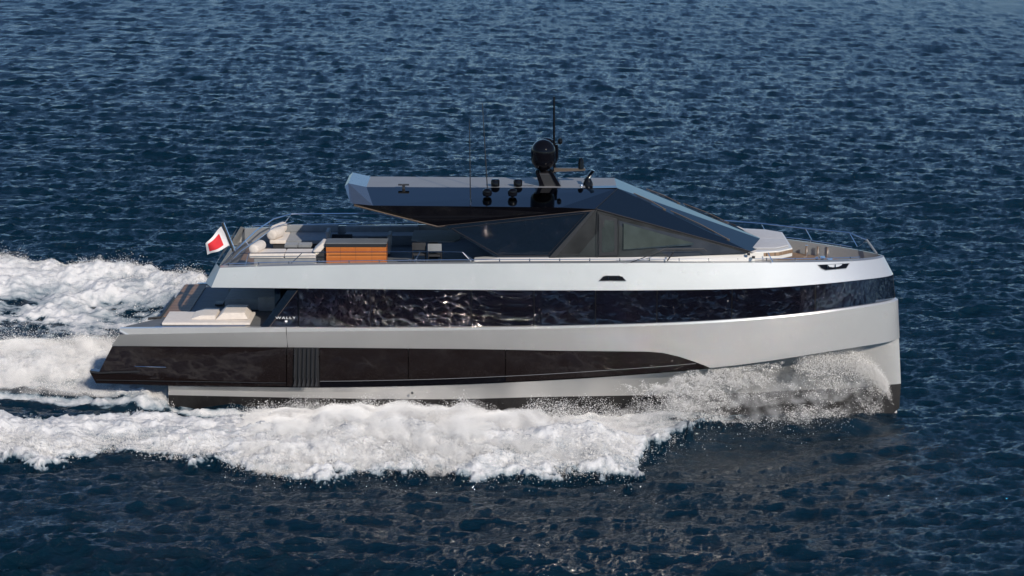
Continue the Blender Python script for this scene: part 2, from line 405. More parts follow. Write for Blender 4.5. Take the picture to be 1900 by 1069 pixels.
# underwater hull and dark bottom
n = 120
def rows(l, n=n, **k): return l.pts(n, X0=L_e2.X0, **k)
r0 = [Vector((p.x, p.y, p.z)) for p in L_e2.pts(n)]
rk = [Vector((p.x, -max(0, abs(p.y)+0.20) if abs(p.y) > 0.02 else 0, p.z+0.01)) for p in r0]
rm = []
rb = L_bt.pts(n)
rm = [Vector(((p.x+q.x)/2, (p.y+q.y)/2*0.97, (p.z+q.z)/2)) for p, q in zip(r0, rb)]
mb = MB(); mb.grid([r0, rm, rb]); mb.mirror(); mb.build('lower_hull', MT['silver'], yacht, smooth=True)
rw = [Vector((p.x-0.02*(i/n), p.y*0.9, p.z-0.9)) for i, p in enumerate(rb)]
rx = [Vector((min(p.x, 12.9), p.y*0.55, -2.6)) for p in rb]
mb = MB(); mb.grid([rb, rw, rx]); mb.mirror()
mb.add([rb[0], rw[0], rx[0], (rx[0].x, -rx[0].y, rx[0].z), (rw[0].x, -rw[0].y, rw[0].z), (rb[0].x, -rb[0].y, rb[0].z), (r0[0].x, -r0[0].y, r0[0].z), r0[0]], [(0,1,2,3,4,5,6,7)])
mb.build('bottom_paint', MT['antifoul'], yacht, smooth=True)
mb = MB(); mb.lathe((0,0,0), [(0.05,-.02),(0.05,.02)], 8)
for px, py in ((765,728.5),):
    c = P(px, py, -3.35); mb = MB(); mb.tube([c, c+Vector((0,-.06,0))], 0.045, 10); mb.build('outlet', MT['chrome'], yacht)

# ---- decks
def deck(x0, x1, dz, inset, name, m, n=40, z=None):
    xs = np.linspace(x0, x1, n); mb = MB()
    a = [Vector((X, -max(0.0, L_top.half(X)-inset), (L_top.z(X)+dz if z is None else z))) for X in xs]
    mb.grid([a, mir(a)]); return mb.build(name, m, yacht)
ZD = L_top.z(-6)-0.52
Xa = inn.x-0.08
deck(Xa, 13.0, -0.50, 0.2, 'upper_deck', MT['deckgrey'], 60)
def teakstrip(x0, x1, y0, y1, z): mb.box(x0, x1, y0, y1, z-0.03, z)
mb = MB(); xs = np.linspace(8.6, 12.7, 20)
aa = [Vector((X, -max(0.05, L_top.half(X)-0.3), L_top.z(X)-0.40)) for X in xs]
mb.grid([aa, mir(aa)]); mb.build('bow_deck', MT['teak'], yacht)
mb = MB(); mb.box(-9.6, -6.2, -2.3, 1.9, ZD+0.004, ZD+0.03); mb.box(-6.2, -2.2, -3.4, 3.0, ZD+0.004, ZD+0.03)
mb.build('aft_teak_floor', MT['teak'], yacht)
# side coaming (white) along the cabin foot and the side decks
mb = MB()
pts = [(880,483),(925,479.5),(1000,479),(1100,478.5),(1170,478),(1240,476),(1300,473),(1350,470.5),(1400,468)]
fy = lambda px: -min(3.05, L_top.half((px-950)/54.0)-0.30)
t = [P(x, y, fy(x)) for x, y in pts]; u = [Vector((p.x, p.y-.16, p.z-0.12)) for p in t]; v = [Vector((p.x, p.y-.17, p.z-.35)) for p in t]
t2 = [Vector((p.x, p.y+.5, p.z)) for p in t]
mb.grid([t2, t, u, v]); mb.mirror(); mb.build('cabin_foot', MT['white'], yacht)

# ---- main deck aft (under the overhang)
ZM = L_bB.z(-12)                                   # main deck level
mb = MB()
Xt_ = P(300, 592, -2.1).x
mb.add([(L_bB.X0+0.15, -3.55, ZM-0.02), (Xt_, -2.1, ZM-0.02), (Xt_, 3.5, ZM-0.02), (-5, 3.5, ZM-0.02), (-5, -3.55, ZM-0.02)], [(0,1,2,3,4)])
mb.add([(Xt_, -2.1, ZM-0.02), (Xt_, 3.5, ZM-0.02), (Xt_+.3, 3.4, ZM-2.3), (Xt_+.3, -2.2, ZM-2.3)], [(0,1,2,3)]); mb.add([(Xt_, -2.1, ZM-0.02), (Xt_+.3, -2.2, ZM-2.3), (L_bB.X0+0.15, -3.2, ZM-1.6), (L_bB.X0+0.15, -3.4, ZM-0.02)], [(0,1,2,3)])
mb.build('main_deck', MT['deckgrey'], yacht)
mb = MB(); X1_ = Xt_+0.85
mb.box(Xt_+0.05, X1_, -2.0, 3.45, ZM-0.01, ZM+0.01); mb.build('teak_threshold', MT['teakcross'], yacht)
mb = MB(); mb.tube([(Xt_-0.03, -2.2, ZM+.02), (Xt_-0.03, -0.2, ZM+.02), (Xt_-0.03, 1.0, ZM+0.02)], 0.05, 6)
mb.tube([(Xt_-0.45, -2.25, ZM-.02), (Xt_, -2.2, ZM+.02)], 0.05, 6); mb.build('rubber_fender_edge', MT['blackmatt'], yacht)
mb = MB(); mb.box(-8.1, -7.9, -3.3, 3.3, ZM, L_aB.z(-8)+0.02); mb.build('saloon_bulkhead', MT['glassblue'], yacht)
mb = MB(); mb.box(-9.9, 12.0, -0.1, 0.1, ZM-0.2, ZM); mb.build('keel_beam', MT['blackmatt'], yacht)
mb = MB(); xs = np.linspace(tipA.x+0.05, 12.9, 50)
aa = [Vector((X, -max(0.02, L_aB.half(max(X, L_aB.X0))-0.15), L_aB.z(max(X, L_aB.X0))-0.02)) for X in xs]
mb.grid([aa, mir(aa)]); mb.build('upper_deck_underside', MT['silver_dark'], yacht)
# far side wall of the aft main deck
mb = MB(); mb.prism([(-10.3, 3.5, ZM), (-8.9, 3.5, ZM), (-8.9, 3.5, ZM+1.2), (-9.7, 3.5, ZM+1.2)], (0, 0.1, 0)); mb.build('side_wall', MT['walls'], yacht)
# chrome rail on the stern coaming
mb = MB(); zr = ZM+0.16
mb.tube([P(288,606,-3.55), P(455,604.5,-3.55)], 0.018); mb.build('stern_rail', MT['chrome'], yacht)
for px in (290, 344, 398):
    p = P(px, 606, -3.55); mb = MB(); mb.tube([p, p-Vector((0.0, 0, 0.14))], 0.02, 6); mb.build('rail_post', MT['chrome'], yacht)
q = [P(290,608,-3.53), P(470,606,-3.53), P(466,611,-3.53), P(285,612.5,-3.53)]
mb = MB(); mb.prism(q, (0, 0.03, 0)); mb.build('stern_rail_glass', MT['roofside'], yacht)

# ---- cabin and roof
ridge = [P(646,340,-1.2), P(680,347,-1.15), P(1145,349,-1.1)]
edge = [P(655,378,-2.9), P(692,381.5,-2.95), P(812,382.5,-2.95), P(1040,385,-2.95), P(1103,388,-2.9)]
bot = [P(657,380,-2.8), P(700,391,-2.72), P(812,419.5,-2.62), P(1040,396,-2.8), P(1103,389.5,-2.88)]
mb = MB(); rt = [ridge[1], ridge[2]]
tz = Vector((P(716,340,0).x, 0, 0))
mb.add([ridge[1], ridge[2], mir(ridge)[2], mir(ridge)[1]], [(0,1,2,3)])
mb.build('roof_top', MT['rooftop'], yacht)
mb = MB(); mb.add([ridge[1], ridge[2], edge[4], edge[3], edge[2], edge[1]], [(0,1,2,3,4,5)]).mirror(); mb.build('roof_side', MT['roofside'], yacht)
mb = MB(); mb.add([ridge[0], ridge[1], edge[1], edge[0]], [(0,1,2,3)]).mirror()
mb.add([ridge[0], ridge[1], mir(ridge)[1], mir(ridge)[0]], [(0,1,2,3)])
lo0 = edge[0]+Vector((-.12, .2, .02)); r00 = ridge[0]+Vector((-.12, 0, -.10))
mb.add([ridge[0], edge[0], lo0, r00], [(0,1,2,3)]); mb.add(mir([ridge[0], edge[0], lo0, r00]), [(3,2,1,0)])
mb.add([ridge[0], r00, mir([r00])[0], mir(ridge)[0]], [(0,1,2,3)])
mb.build('roof_aft_end', MT['roofend'], yacht)
mb = MB(); mb.grid([edge, bot]).mirror()
mb.grid([bot, mir(bot)]); mb.build('roof_underside', MT['black'], yacht)
mb = MB()
tr = [p+Vector((0, -0.015, -0.02)) for p in bot]
mb.tube(tr, 0.028, 5).mirror(); mb.build('roof_trim', MT['copper'], yacht)
mb = MB(); zt = ridge[1].z+0.03
mb.tube([P(680,331,0.9)+Vector((0,0,.0)), P(708,338.5,0.3), P(990,345.5,-0.75)], 0.022, 5); mb.build('roof_rod', MT['blackmatt'], yacht)
# wind screen: a crowned centre pane with a point and two side panes
wA, wB, wC, wT = edge[4], ridge[2], P(1392,467,-2.45), P(1433,451,0)
mb = MB(); mb.add([wB, wC, wT, mir([wC])[0], mir([wB])[0]], [(0,1,2),(0,2,4),(4,2,3)]); 
mb.build('windscreen', MT['screen'], yacht)
mb = MB(); mb.add([wA, wB, wC], [(0,1,2)]).mirror(); mb.build('windscreen_side', MT['glassblue'], yacht)
# side walls
S1 = [P(826,419,-2.78), P(1098,391,-2.90), P(1018,478,-2.86), P(922,478.5,-2.84)]
mb = MB(); mb.prism(S1, (0, 0.06, 0)).mirror(); mb.build('side_window', MT['glassblue'], yacht)
q = [P(838,424,-2.80), P(1088,395.5,-2.915), P(1016,474,-2.885), P(926,474,-2.86)]
mb = MB()
for i in range(4): mb.tube([q[i], q[(i+1) % 4]], 0.012, 4)
mb.mirror(); mb.build('window_gasket', MT['frame'], yacht)
mb = MB(); q = [P(1098,390.5,-2.915), P(1106,389,-2.915), P(1030,479,-3.04), P(1018,479,-3.04)]
mb.prism(q, (0, 0.06, 0)).mirror(); mb.build('diagonal_pillar', MT['frame'], yacht)
S2 = [P(1106,389.5,-2.90), P(1391,467.5,-2.52), P(1384,470,-2.60), P(1240,477,-3.0), P(1030,479,-3.02)]
mb = MB(); mb.prism(S2, (0, 0.05, 0)).mirror(); mb.build('cabin_side', MT['glassgrey'], yacht)
# door in the side: leaf, pane, and the long triangular window beyond it
dr = [P(1111,397,-2.955), P(1145,406,-2.95), P(1145,474,-3.05), P(1111,475,-3.05)]
mb = MB(); mb.prism(dr, (0, 0.02, 0)); door = mb.build('side_door', MT['frame'], yacht)
mb = MB(); mb.prism([P(1117,407,-2.965), P(1140,411,-2.965), P(1140,467,-3.05), P(1117,469,-3.05)], (0, 0.015, 0)); mb.build('door_pane', MT['glasspane'], door)
mb = MB(); mb.tube([P(1148.5,406,-2.965), P(1147,476,-3.06)], 0.014, 5); mb.tube([P(1108.5,392,-2.95), P(1108,478,-3.06)], 0.014, 5); mb.build('door_jamb', MT['blackmatt'], yacht)
mb = MB(); mb.prism([P(1157,414,-2.94), P(1287,451,-2.88), P(1287,455,-2.89), P(1175,463,-3.02), P(1157,463,-3.03)], (0, 0.02, 0)); mb.build('helm_window', MT['glasspane'], yacht)
mb = MB(); mb.tube([P(1106,388,-2.93), P(1392,466.5,-2.50)], 0.022, 5).mirror(); mb.build('windscreen_rail', MT['frame'], yacht)
mb = MB(); mb.tube([P(1104,388,-2.93), P(1146,349.5,-1.13)], 0.014, 5).mirror(); mb.build('roof_joint', MT['blackmatt'], yacht)
# lighter lower border of the windscreen
mb = MB(); o1 = wC+Vector((0.1,-.04,-.03)); o2 = wT+Vector((.22,0,-.02))
mb.add([wC+Vector((0,0,-.01)), o1, o2, wT+Vector((0,0,-.01)), mir([o1])[0], mir([wC])[0]], [(0,1,2,3),(3,2,4,5)]); mb.build('windscreen_border', MT['cushion'], yacht)
# wipers: long arms lying along both screen edges
def on_screen(u, v):   # u down the screen, v across 0..1
    a = wB.lerp(mir([wB])[0], v); b = wC.lerp(mir([wC])[0], v); return a.lerp(b, u)
for vv, uu in ((0.04, ((0.12,0.36),(0.40,0.84))), (0.955, ((0.25,0.52),(0.55,0.92)))):
    for u0, u1 in uu:
        o = Vector((0.03, 0, 0.07)); mb = MB()
        mb.tube([on_screen(u0, vv)+o, on_screen((u0+u1)/2, vv)+o*1.2, on_screen(u1, vv)+o*.5], 0.018, 5)
        mb.tube([on_screen(u0+0.03, vv+.012)+o*.5, on_screen(u1-.1, vv+.012)+o*.5], 0.010, 4)
        mb.box(*[c for k, c in enumerate(sum(([on_screen(u1, vv)[i]-.05, on_screen(u1, vv)[i]+.05] for i in range(3)), []))])
        mb.build('wiper', MT['copper'], yacht)

# ---- mast, domes and aerials
mast = MB()
b0 = [P(1000,351,-0.75), P(1037,351,-0.75), P(1022,322,-0.75), P(1000,322,-0.75)]
mast.prism(b0, (0, 0.75, 0)); mo = mast.build('mast', MT['frame'], yacht, bevel=0.03)
mb = MB(); mb.prism([P(994,322,-.8), P(1001,322,-.8), P(1012,350,-.8), P(1003,350,-.8)], (0, .85, 0))
mb.prism([P(1020,320,-.8), P(1027,322,-.8), P(1041,346,-.8), P(1034,348,-.8)], (0, .85, 0)); mb.build('mast_flank', MT['black'], mo)
def radome(px, py, Y):
    c = P(px, py, Y); pr = [(0.10,-.68),(0.16,-.60),(0.28,-.54),(0.40,-.36),(0.425,-.25),(0.43,-.05),(0.432,0.02)]
    pr += [(0.432*math.cos(t), 0.02+0.44*math.sin(t)) for t in np.linspace(0.1, 1.5, 12)]+[(0.001, .46)]
    mb = MB(); mb.lathe(c, pr, 36); return mb.build('radome', MT['black'], mo, smooth=True)
radome(1008, 283, -0.45); radome(1014, 279.5, 0.9)
mb = MB(); mb.tube([P(1029,330,0.2), P(1028,250,0.2), P(1028,182,0.2)], 0.045, 8, 0.03); mb.tube([P(1028,182,.2), P(1028,178.5,.2)], 0.03, 8); mb.tube([P(1028,191,.2), P(1036,191,.2)], 0.012, 5)
mb.tube([P(1028,265,.2), P(1041,267,.2)], .02, 6); mb.tube([P(1033,292,.2), P(1033,268,.2)], 0.05, 8)
mb.build('mast_pole', MT['black'], mo, smooth=True)
mb = MB(); mb.lathe(P(1039.5,266,.2), [(0.03,-.04),(0.075,0.0),(0.085,0.1),(0.06,0.17),(0.02,0.19)], 14); mb.build('wind_sensor', MT['black'], mo, smooth=True)
mb = MB(); mb.prism([P(1028,312,-.1), P(1086,312.5,-.1), P(1086,317,-.1), P(1028,319,-.1)], (0, .12, 0)); mb.build('mast_arm', MT['copper'], mo)
mb = MB(); mb.lathe(P(1078,313,-.04), [(0.11,0),(0.10,.05),(0.095,.25),(0.07,.36),(0.03,.39)], 16); mb.build('satellite_aerial', MT['black'], mo, smooth=True)
wg = [P(984,354,-1.25), P(992,351,-1.25), P(1145,348.5,-1.15), P(1145,350.5,-1.15), P(1040,355,-1.25), P(990,357.5,-1.25)]
mb = MB(); mb.prism(wg, (0, 0.5, 0)); mb.build('mast_blade', MT['black'], yacht, bevel=0.008)
rd = MB(); rd.lathe(P(1091,349,-.55), [(0.17,0),(0.17,.18),(0.12,.30),(0.10,.34)], 16); ro = rd.build('radar_pedestal', MT['black'], yacht, smooth=True)
mb = MB(); mb.prism([P(1083,334,-.62), P(1090,335,-.62), P(1104,318,-.62), P(1098,315,-.62)], (0, 0.16, 0)); mb.build('radar_bar', MT['roofside'], ro, bevel=0.02)
mb = MB(); mb.lathe(P(1079,345,-.8), [(0.01,-.06),(0.05,-.05),(0.07,0),(0.05,.05),(0.01,.06)], 12); mb.build('navigation_light', MT['chrome'], yacht, smooth=True)
for px, Y, kk in ((919,-0.9,0),(961,-0.9,0),(904,-2.1,1),(951,-2.1,1)):
    c = P(px, 346 if not kk else 366, Y); mb = MB()
    if kk: pr = [(0.05,-0.06),(0.05,.02),(0.14,.05),(0.17,.14),(0.15,.24),(0.08,.30),(0.01,.31)]
    else: pr = [(0.05,-0.06),(0.05,0.0),(0.15,.02),(0.155,.20),(0.12,.26),(0.01,.27)]
    mb.lathe(c, pr, 18); mb.build('searchlight', MT['black'], yacht, smooth=True)
for px, py, px2, py2, Y in ((873,380,871,222,-2.55),(905,362,895,192,-1.7)):
    p = P(px, py, Y); q = P(px2, py2, Y); mb = MB(); mb.tube([p.lerp(q, .07), q], 0.022, 6, 0.012); an = mb.build('whip_antenna', MT['blackmatt'], yacht)
    mb = MB(); mb.tube([p-Vector((0,0,.05)), p.lerp(q, .07)], 0.035, 8); mb.box(p.x-.14, p.x+.03, p.y-.05, p.y+.05, p.z-.04, p.z+.03); mb.build('antenna_base', MT['chrome'] if px < 900 else MT['black'], an)
mb = MB(); c = P(749, 352, -1.3)
mb.box(c.x-.20, c.x+.20, c.y-.06, c.y+.06, c.z-.03, c.z+.02); mb.box(c.x-.05, c.x+.05, c.y-.04, c.y+.04, c.z, c.z+.15); mb.box(c.x-.19, c.x+.19, c.y-.05, c.y+.05, c.z+.15, c.z+.20)
mb.build('roof_cleat', MT['blackmatt'], yacht, bevel=0.01)

# ---- openings in the bulwark
def Yat(px, py, l):
    Y = -3.4
    for _ in range(8):
        q = P(px, py, Y); t = (q.z-L_aB.z(q.x))/(L_top.z(q.x)-L_aB.z(q.x)); Y = -(L_aB.half(q.x)*(1-t)+L_top.half(q.x)*t)
    return Y
def fl2(pp, posts, ya, yb):
    p = [P(x, y, Yat(x, y, 0)-0.02) for x, y in pp]
    mb = MB(); mb.prism(p, (0.0, 0.05, 0)); f = mb.build('fairlead', MT['black'], yacht)
    mb = MB()
    for i in range(len(p)): mb.tube([p[i]+Vector((0,-.01,0)), p[(i+1) % len(p)]+Vector((0,-.01,0))], 0.010, 5)
    mb.build('fairlead_rim', MT['silver_dark'], f)
    for px in posts:
        Y = Yat(px, (ya+yb)/2, 0)-.045; mb = MB(); mb.tube([P(px, ya, Y), P(px, yb, Y)], 0.022, 8); mb.build('roller', MT['chrome'], f)
fl2([(1111,521.5),(1119,513),(1124,511.5),(1150,511.5),(1155,513.5),(1162,521.5)], (1128.5,1146), 513, 520)
fl2([(1518,491.5),(1576,488.5),(1570,498),(1532,501.5),(1524,498)], (1535,1550), 491, 500)

# ---- foredeck
zf = P(1478,464,-1.9).z
mb = MB(); pl = [(7.9,-2.4),(9.2,-2.05),(9.75,-1.5),(9.75,1.5),(9.2,2.05),(7.9,2.4)]
v = [(x, y, zf) for x, y in pl]; mb.prism(v, (0, 0, -0.3)); mb.build('coachroof', MT['white'], yacht, bevel=0.02)
mb = MB(); mb.prism([(x*1.0+(0.01 if x > 9 else -.2), y*1.008, zf-.05) for x, y in pl], (0, 0, -0.12)); mb.build('teak_coaming', MT['teak'], yacht)
# windlass
wl = P(1532, 482, -0.75); wl.z = L_top.z(wl.x)-0.40
mb = MB(); mb.box(wl.x-.32, wl.x+.42, wl.y-.22, wl.y+.22, wl.z, wl.z+.07); wo = mb.build('windlass', MT['chrome'], yacht, bevel=0.02)
for dx, h in ((-.12,.34),(.14,.26)):
    mb = MB(); mb.lathe((wl.x+dx, wl.y, wl.z+.06), [(0.12,0),(0.13,.05),(0.07,.09),(0.065,h-.08),(0.11,h-.04),(0.10,h)], 18); mb.build('capstan', MT['chrome'], wo, smooth=True)
for px, py, Y in ((1515,486,-.9),(1497,455,1.3),(1518,454,1.3),(1536,453,1.3)):
    c = P(px, py, Y); c.z = L_top.z(c.x)-.40; mb = MB(); mb.lathe(c, [(0.06,0),(0.05,.1),(0.045,.35),(0.06,.38)], 10); mb.build('bollard', MT['chrome'], yacht, smooth=True)

# ---- railings
def rail(name, pts, r=0.02, m='chrome'):
    mb = MB(); mb.tube(pts, r, 7); return mb.build(name, MT[m], yacht, smooth=True)
br = [(1180,396),(1330,408),(1412,415),(1494,424),(1576,432)]
def Yfar(px): return {1180:3.0,1330:2.95,1412:2.55,1494:2.05,1576:1.25}[px]
far_top = [P(x, y, Yfar(x)) for x, y in br]
nose = P(1608,445,0.35)
rail('bow_rail', far_top+[nose, P(1627,471,-0.1)], 0.024)
for a_, b_ in (((1412,415,2.55),(1423,435,2.6)), ((1494,424,2.05),(1506,445,2.1)), ((1576,432,1.25),(1591,458,1.0)), ((1608,446,.35),(1592,458,1.0))):
    rail('bow_stanchion', [P(*a_), P(*b_)], 0.02)
rail('bow_post', [nose, P(1627,471,-0.1)], 0.04, 'silver_dark')
# near-side low rail with its studs along the cap
Xs = np.arange(-9.6, 12.0, 1.02)
lo = [L_top.at(X, 0.16, 0.10) for X in np.linspace(-9.6, 12.2, 80)]
for s in (-1, 1):
    rail('low_rail', [Vector((p.x, s*abs(p.y), p.z)) for p in lo], 0.016)
for X in Xs:
    for s in (-1, 1):
        p = L_top.at(X, 0.16, 0.02, s); rail('rail_stud', [p, p+Vector((0,0,.11))], 0.02)
# aft guard rail: near run, sweep round the stern, far run
near = [P(880,484,-3.3), P(858,468,-3.3), P(780,467.5,-3.3), P(600,468,-3.3), P(445,470,-3.3)]
rail('near_guard_rail', near, 0.014)
sweep = [P(413,492,-3.35), P(432,470,-2.6), P(455,447,-1.2), P(475,428,0.6), P(508,406,2.3), P(540,397.5,3.2), P(575,397,3.35), P(640,396.5,3.35), P(705,397,3.35), P(745,407,3.35)]
rail('stern_guard_rail', sweep, 0.024)
sw2 = [P(424,489,-3.2), P(447,466,-2.0), P(478,445,0.0), P(510,421,2.2), P(545,411,3.2)]
rail('stern_inner_rail', sw2, 0.016)
rail('far_guard_rail', [P(620,408,3.4), P(735,410,3.4), P(760,424,3.4)], 0.012)
for a_, b_ in (((413,492,-3.35),(424,489,-3.2)),((455,447,-1.2),(462,456,-1.2)),((500,412,1.9),(500,450,1.9)),((540,398,3.2),(520,425,3.3)),((735,410,3.4),(736,452,3.2)),((560,470,-3.3),(540,489,-3.35)),((462,470,-3.3),(455,492,-3.35)),((780,467.5,-3.3),(768,488,-3.35)),((858,468,-3.3),(876,487,-3.35))):
    rail('guard_stanchion', [P(*a_), P(*b_)], 0.014)
rail('side_hand_rail', [P(1170,487,-3.4), P(1222,468,-3.4), P(1232,462,-3.3), P(1306,462,-3.0), P(1312,467,-3.0)], 0.014, 'blackmatt')
rail('side_hand_rail', [P(1238,484,-3.4), P(1250,468,-3.4)], 0.022, 'frame')
rail('side_hand_rail', [P(1425,469,-2.5), P(1434,487,-2.6)], 0.018)
for px, py in ((1389,471),(1398,477)):
    c = P(px, py, -2.7); mb = MB(); mb.box(c.x-.05, c.x+.05, c.y-.05, c.y+.05, c.z-.05, c.z+.03); mb.build('deck_vent', MT['blackmatt'], yacht, bevel=0.01)

# ---- lettering on the aft pane
cu = bpy.data.curves.new('lettering', 'FONT'); cu.body = 'WALLY'; cu.size = 0.15; cu.align_x = 'CENTER'; cu.extrude = 0.004; cu.space_character = 1.25
to = bpy.data.objects.new('tmp', cu); COL.objects.link(to)
dg = bpy.context.evaluated_depsgraph_get(); me = bpy.data.meshes.new_from_object(to.evaluated_get(dg)); bpy.data.objects.remove(to)
lt = bpy.data.objects.new('lettering', me); COL.objects.link(lt); me.materials.clear(); me.materials.append(MT['letter'])
p = P(530, 592, -3.80); lt.parent = yacht; lt.matrix_local = Matrix.Translation(p) @ Matrix.Rotation(math.pi/2, 4, 'X') @ Matrix.Diagonal((1.2, 0.75, 1, 1))
mb = MB(); c = P(531, 596.5, -3.80); mb.lathe((0,0,0), [(0,0),(0,0)], 3)
mb = MB(); n = 14; ring = [c+Vector((0.05*math.cos(2*math.pi*j/n), 0, 0.035*math.sin(2*math.pi*j/n))) for j in range(n)]
mb.prism(ring, (0, 0.006, 0)); mb.build('emblem', MT['letter'], yacht)

# ------------------------------------------------------------------ loose things on board
def rbox(name, x0, x1, y0, y1, z0, z1, m, root, bev=0.04):
    mb = MB(); mb.box(x0, x1, y0, y1, z0, z1); return mb.build(name, m, root, smooth=True, bevel=bev, seg=3)
def cushion_roll(name, c, length, r, axis, m, root):
    d = Vector(axis).normalized(); c = Vector(c); mb = MB()
    prof = [(-.5,.35),(-.49,.75),(-.46,.95),(-.42,1),(.42,1),(.46,.95),(.49,.75),(.5,.35)]
    pts = [c+d*length*t for t, _ in prof]; n = 18
    a = Vector((0,0,1)) if abs(d.z) < .9 else Vector((1,0,0)); u = d.cross(a).normalized(); v = d.cross(u); ring = []
    for (t, k), p in zip(prof, pts): ring += [p+(u*math.cos(2*math.pi*j/n)+v*math.sin(2*math.pi*j/n))*r*k for j in range(n)]
    K = len(prof); f = [(i*n+j, i*n+(j+1) % n, (i+1)*n+(j+1) % n, (i+1)*n+j) for i in range(K-1) for j in range(n)]+[tuple(range(n))[::-1], tuple((K-1)*n+j for j in range(n))]
    mb.add(ring, f); return mb.build(name, m, root, smooth=True)

# flag
fb = P(432, 470, -2.4)
fl = thing('ensign_flag', fb, 'red flag with a white border on a black staff at the stern rail', 'flag')
f1, f2 = P(434,466,-2.4), P(413,413,-2.4)
mb = MB(); d = (f2-f1).normalized(); mb.tube([f1, f2], 0.055, 8, 0.05); mb.build('flagstaff', MT['blackmatt'], fl)
mb = MB(); mb.tube([f1+Vector((.05,-.03,0)), f2+Vector((.05,-.03,0))], 0.02, 6, .018); mb.build('staff_edge', MT['chrome'], fl)
def flagpt(u, v, off=0.0):   # u: away from staff, v: down
    TL, TR_, BL, BR = P(411,420,-2.4), P(381,462,-2.4), P(429,455,-2.4), P(385,473,-2.4)
    TR_ = P(382,452,-2.4); BR = P(384,474,-2.4)
    p = (TL*(1-u)+TR_*u)*(1-v)+(BL*(1-u)+BR*u)*v
    return p+Vector((0, 0.10*math.sin(5.5*u+2.0*v)*u**.6+off, 0.02*math.sin(8*u+v)))
def cloth(u0, u1, v0, v1, off, n=18): return [[flagpt(u0+(u1-u0)*i/n, v0+(v1-v0)*j/n, off) for i in range(n+1)] for j in range(n+1)]
mb = MB(); mb.grid(cloth(0.02,1,0,1,0)); mb.grid(cloth(0.02,1,0,1,.006)); mb.build('flag_cloth', MT['whitecloth'], fl, smooth=True)
mb = MB(); mb.grid(cloth(.26,.88,.20,.84,-.008)); mb.grid(cloth(.26,.88,.20,.84,.014)); mb.build('red_field', MT['red'], fl, smooth=True)

# near sunbed
zs = P(520,471,-2.9).z
sb = thing('sunbed', P(525,488,-2.6), 'low cream sunbed nearest the camera on the aft upper deck, left of the teak bar', 'sunbed')
x0, x1 = P(462,472,-3.0).x, P(586,472,-3.0).x
rbox('base', x0+.15, x1, -2.95, -2.0, ZD, zs-.14, MT['greyfab'], sb)
xm = P(527,475,-3).x
rbox('cushion', x0, xm-.008, -3.0, -2.0, zs-.14, zs+.01, MT['cushion'], sb, .05); rbox('cushion', xm+.008, x1, -3.0, -2.0, zs-.14, zs+.01, MT['cushion'], sb, .05)
bo = thing('bolster_cushion', P(475,468,-2.6), 'cream roll cushion lying on the aft end of the near sunbed', 'cushion', None)
cushion_roll('cushion_roll', (x0+.24, -2.5, zs+.16), 0.95, 0.17, (0.22,1,0), MT['cushion'], bo)
bo = thing('back_cushion', P(592,470,-2.6), 'cream back cushion leaning at the forward end of the near sunbed beside the bar', 'cushion')
mb = MB(); mb.prism([P(580,467,-2.95), P(597,451.5,-2.95), P(603,453,-2.95), P(603,459,-2.95), P(588,474,-2.95)], (0, .9, 0)); mb.build('cushion_pad', MT['cushion'], bo, bevel=.04, seg=3, smooth=True)
bs = thing('backrest', P(600,474,-2.6), 'charcoal slanted backrest between the near sunbed and the teak bar', 'backrest')
mb = MB(); mb.prism([P(584,476,-2.9), P(603,459,-2.9), P(606,460,-2.9), P(606,486,-2.9), P(592,486,-2.9)], (0, .8, 0)); mb.build('backrest_shell', MT['darkfab'], bs)

# far sunbed
zs2 = P(560,445,1.6).z
sb = thing('sunbed', P(560,455,2.2), 'grey sunbed on the far side of the aft upper deck under two cream rolls', 'sunbed')
x0, x1 = P(500,445,1.5).x, P(622,445,1.5).x
rbox('base', x0+.1, x1, 1.6, 3.2, ZD, zs2-.14, MT['darkfab'], sb)
rbox('cushion', x0+.6, x1, 1.5, 3.2, zs2-.14, zs2, MT['greyfab'], sb, .05); rbox('cushion', x0, x0+.6, 1.5, 3.2, zs2-.14, zs2+.0, MT['cushion'], sb, .05)
rbox('backrest', x0+.4, x1, 3.1, 3.3, zs2, zs2+.26, MT['greyfab'], sb)
for k, (px, py, Y, lb) in enumerate(((512,433,1.9,'nearer of the two cream roll cushions on the far grey sunbed'),(518,424,2.9,'farther cream roll cushion on the grey sunbed by the far rail'))):
    bo = thing('bolster_cushion', P(px,py,Y), lb, 'cushion'); cc = P(px, py, Y); cushion_roll('cushion_roll', cc, 0.85, 0.19, (0.35,1,0.0), MT['cushion'], bo)
# coffee stools
st = thing('stool', P(541,463,0.2), 'black square stool, left of the two between the sunbeds', 'stool', 'black square stools between the sunbeds')
c = P(541,452,0.0); rbox('seat', c.x-.23, c.x+.23, -.25, .25, c.z-.10, c.z, MT['greyfab'], st, .02); rbox('base', c.x-.18, c.x+.18, -.2, .2, ZD+.03, c.z-.10, MT['blackmatt'], st, .01)
s2 = st.copy(); COL.objects.link(s2); s2.matrix_world = M @ Matrix.Translation(Vector(st['base'])+Vector((26/54.0, 0, 0)))
s2['label'] = 'black square stool, right of the two between the sunbeds'
for ch in list(st.children): c2 = ch.copy(); COL.objects.link(c2); c2.parent = s2
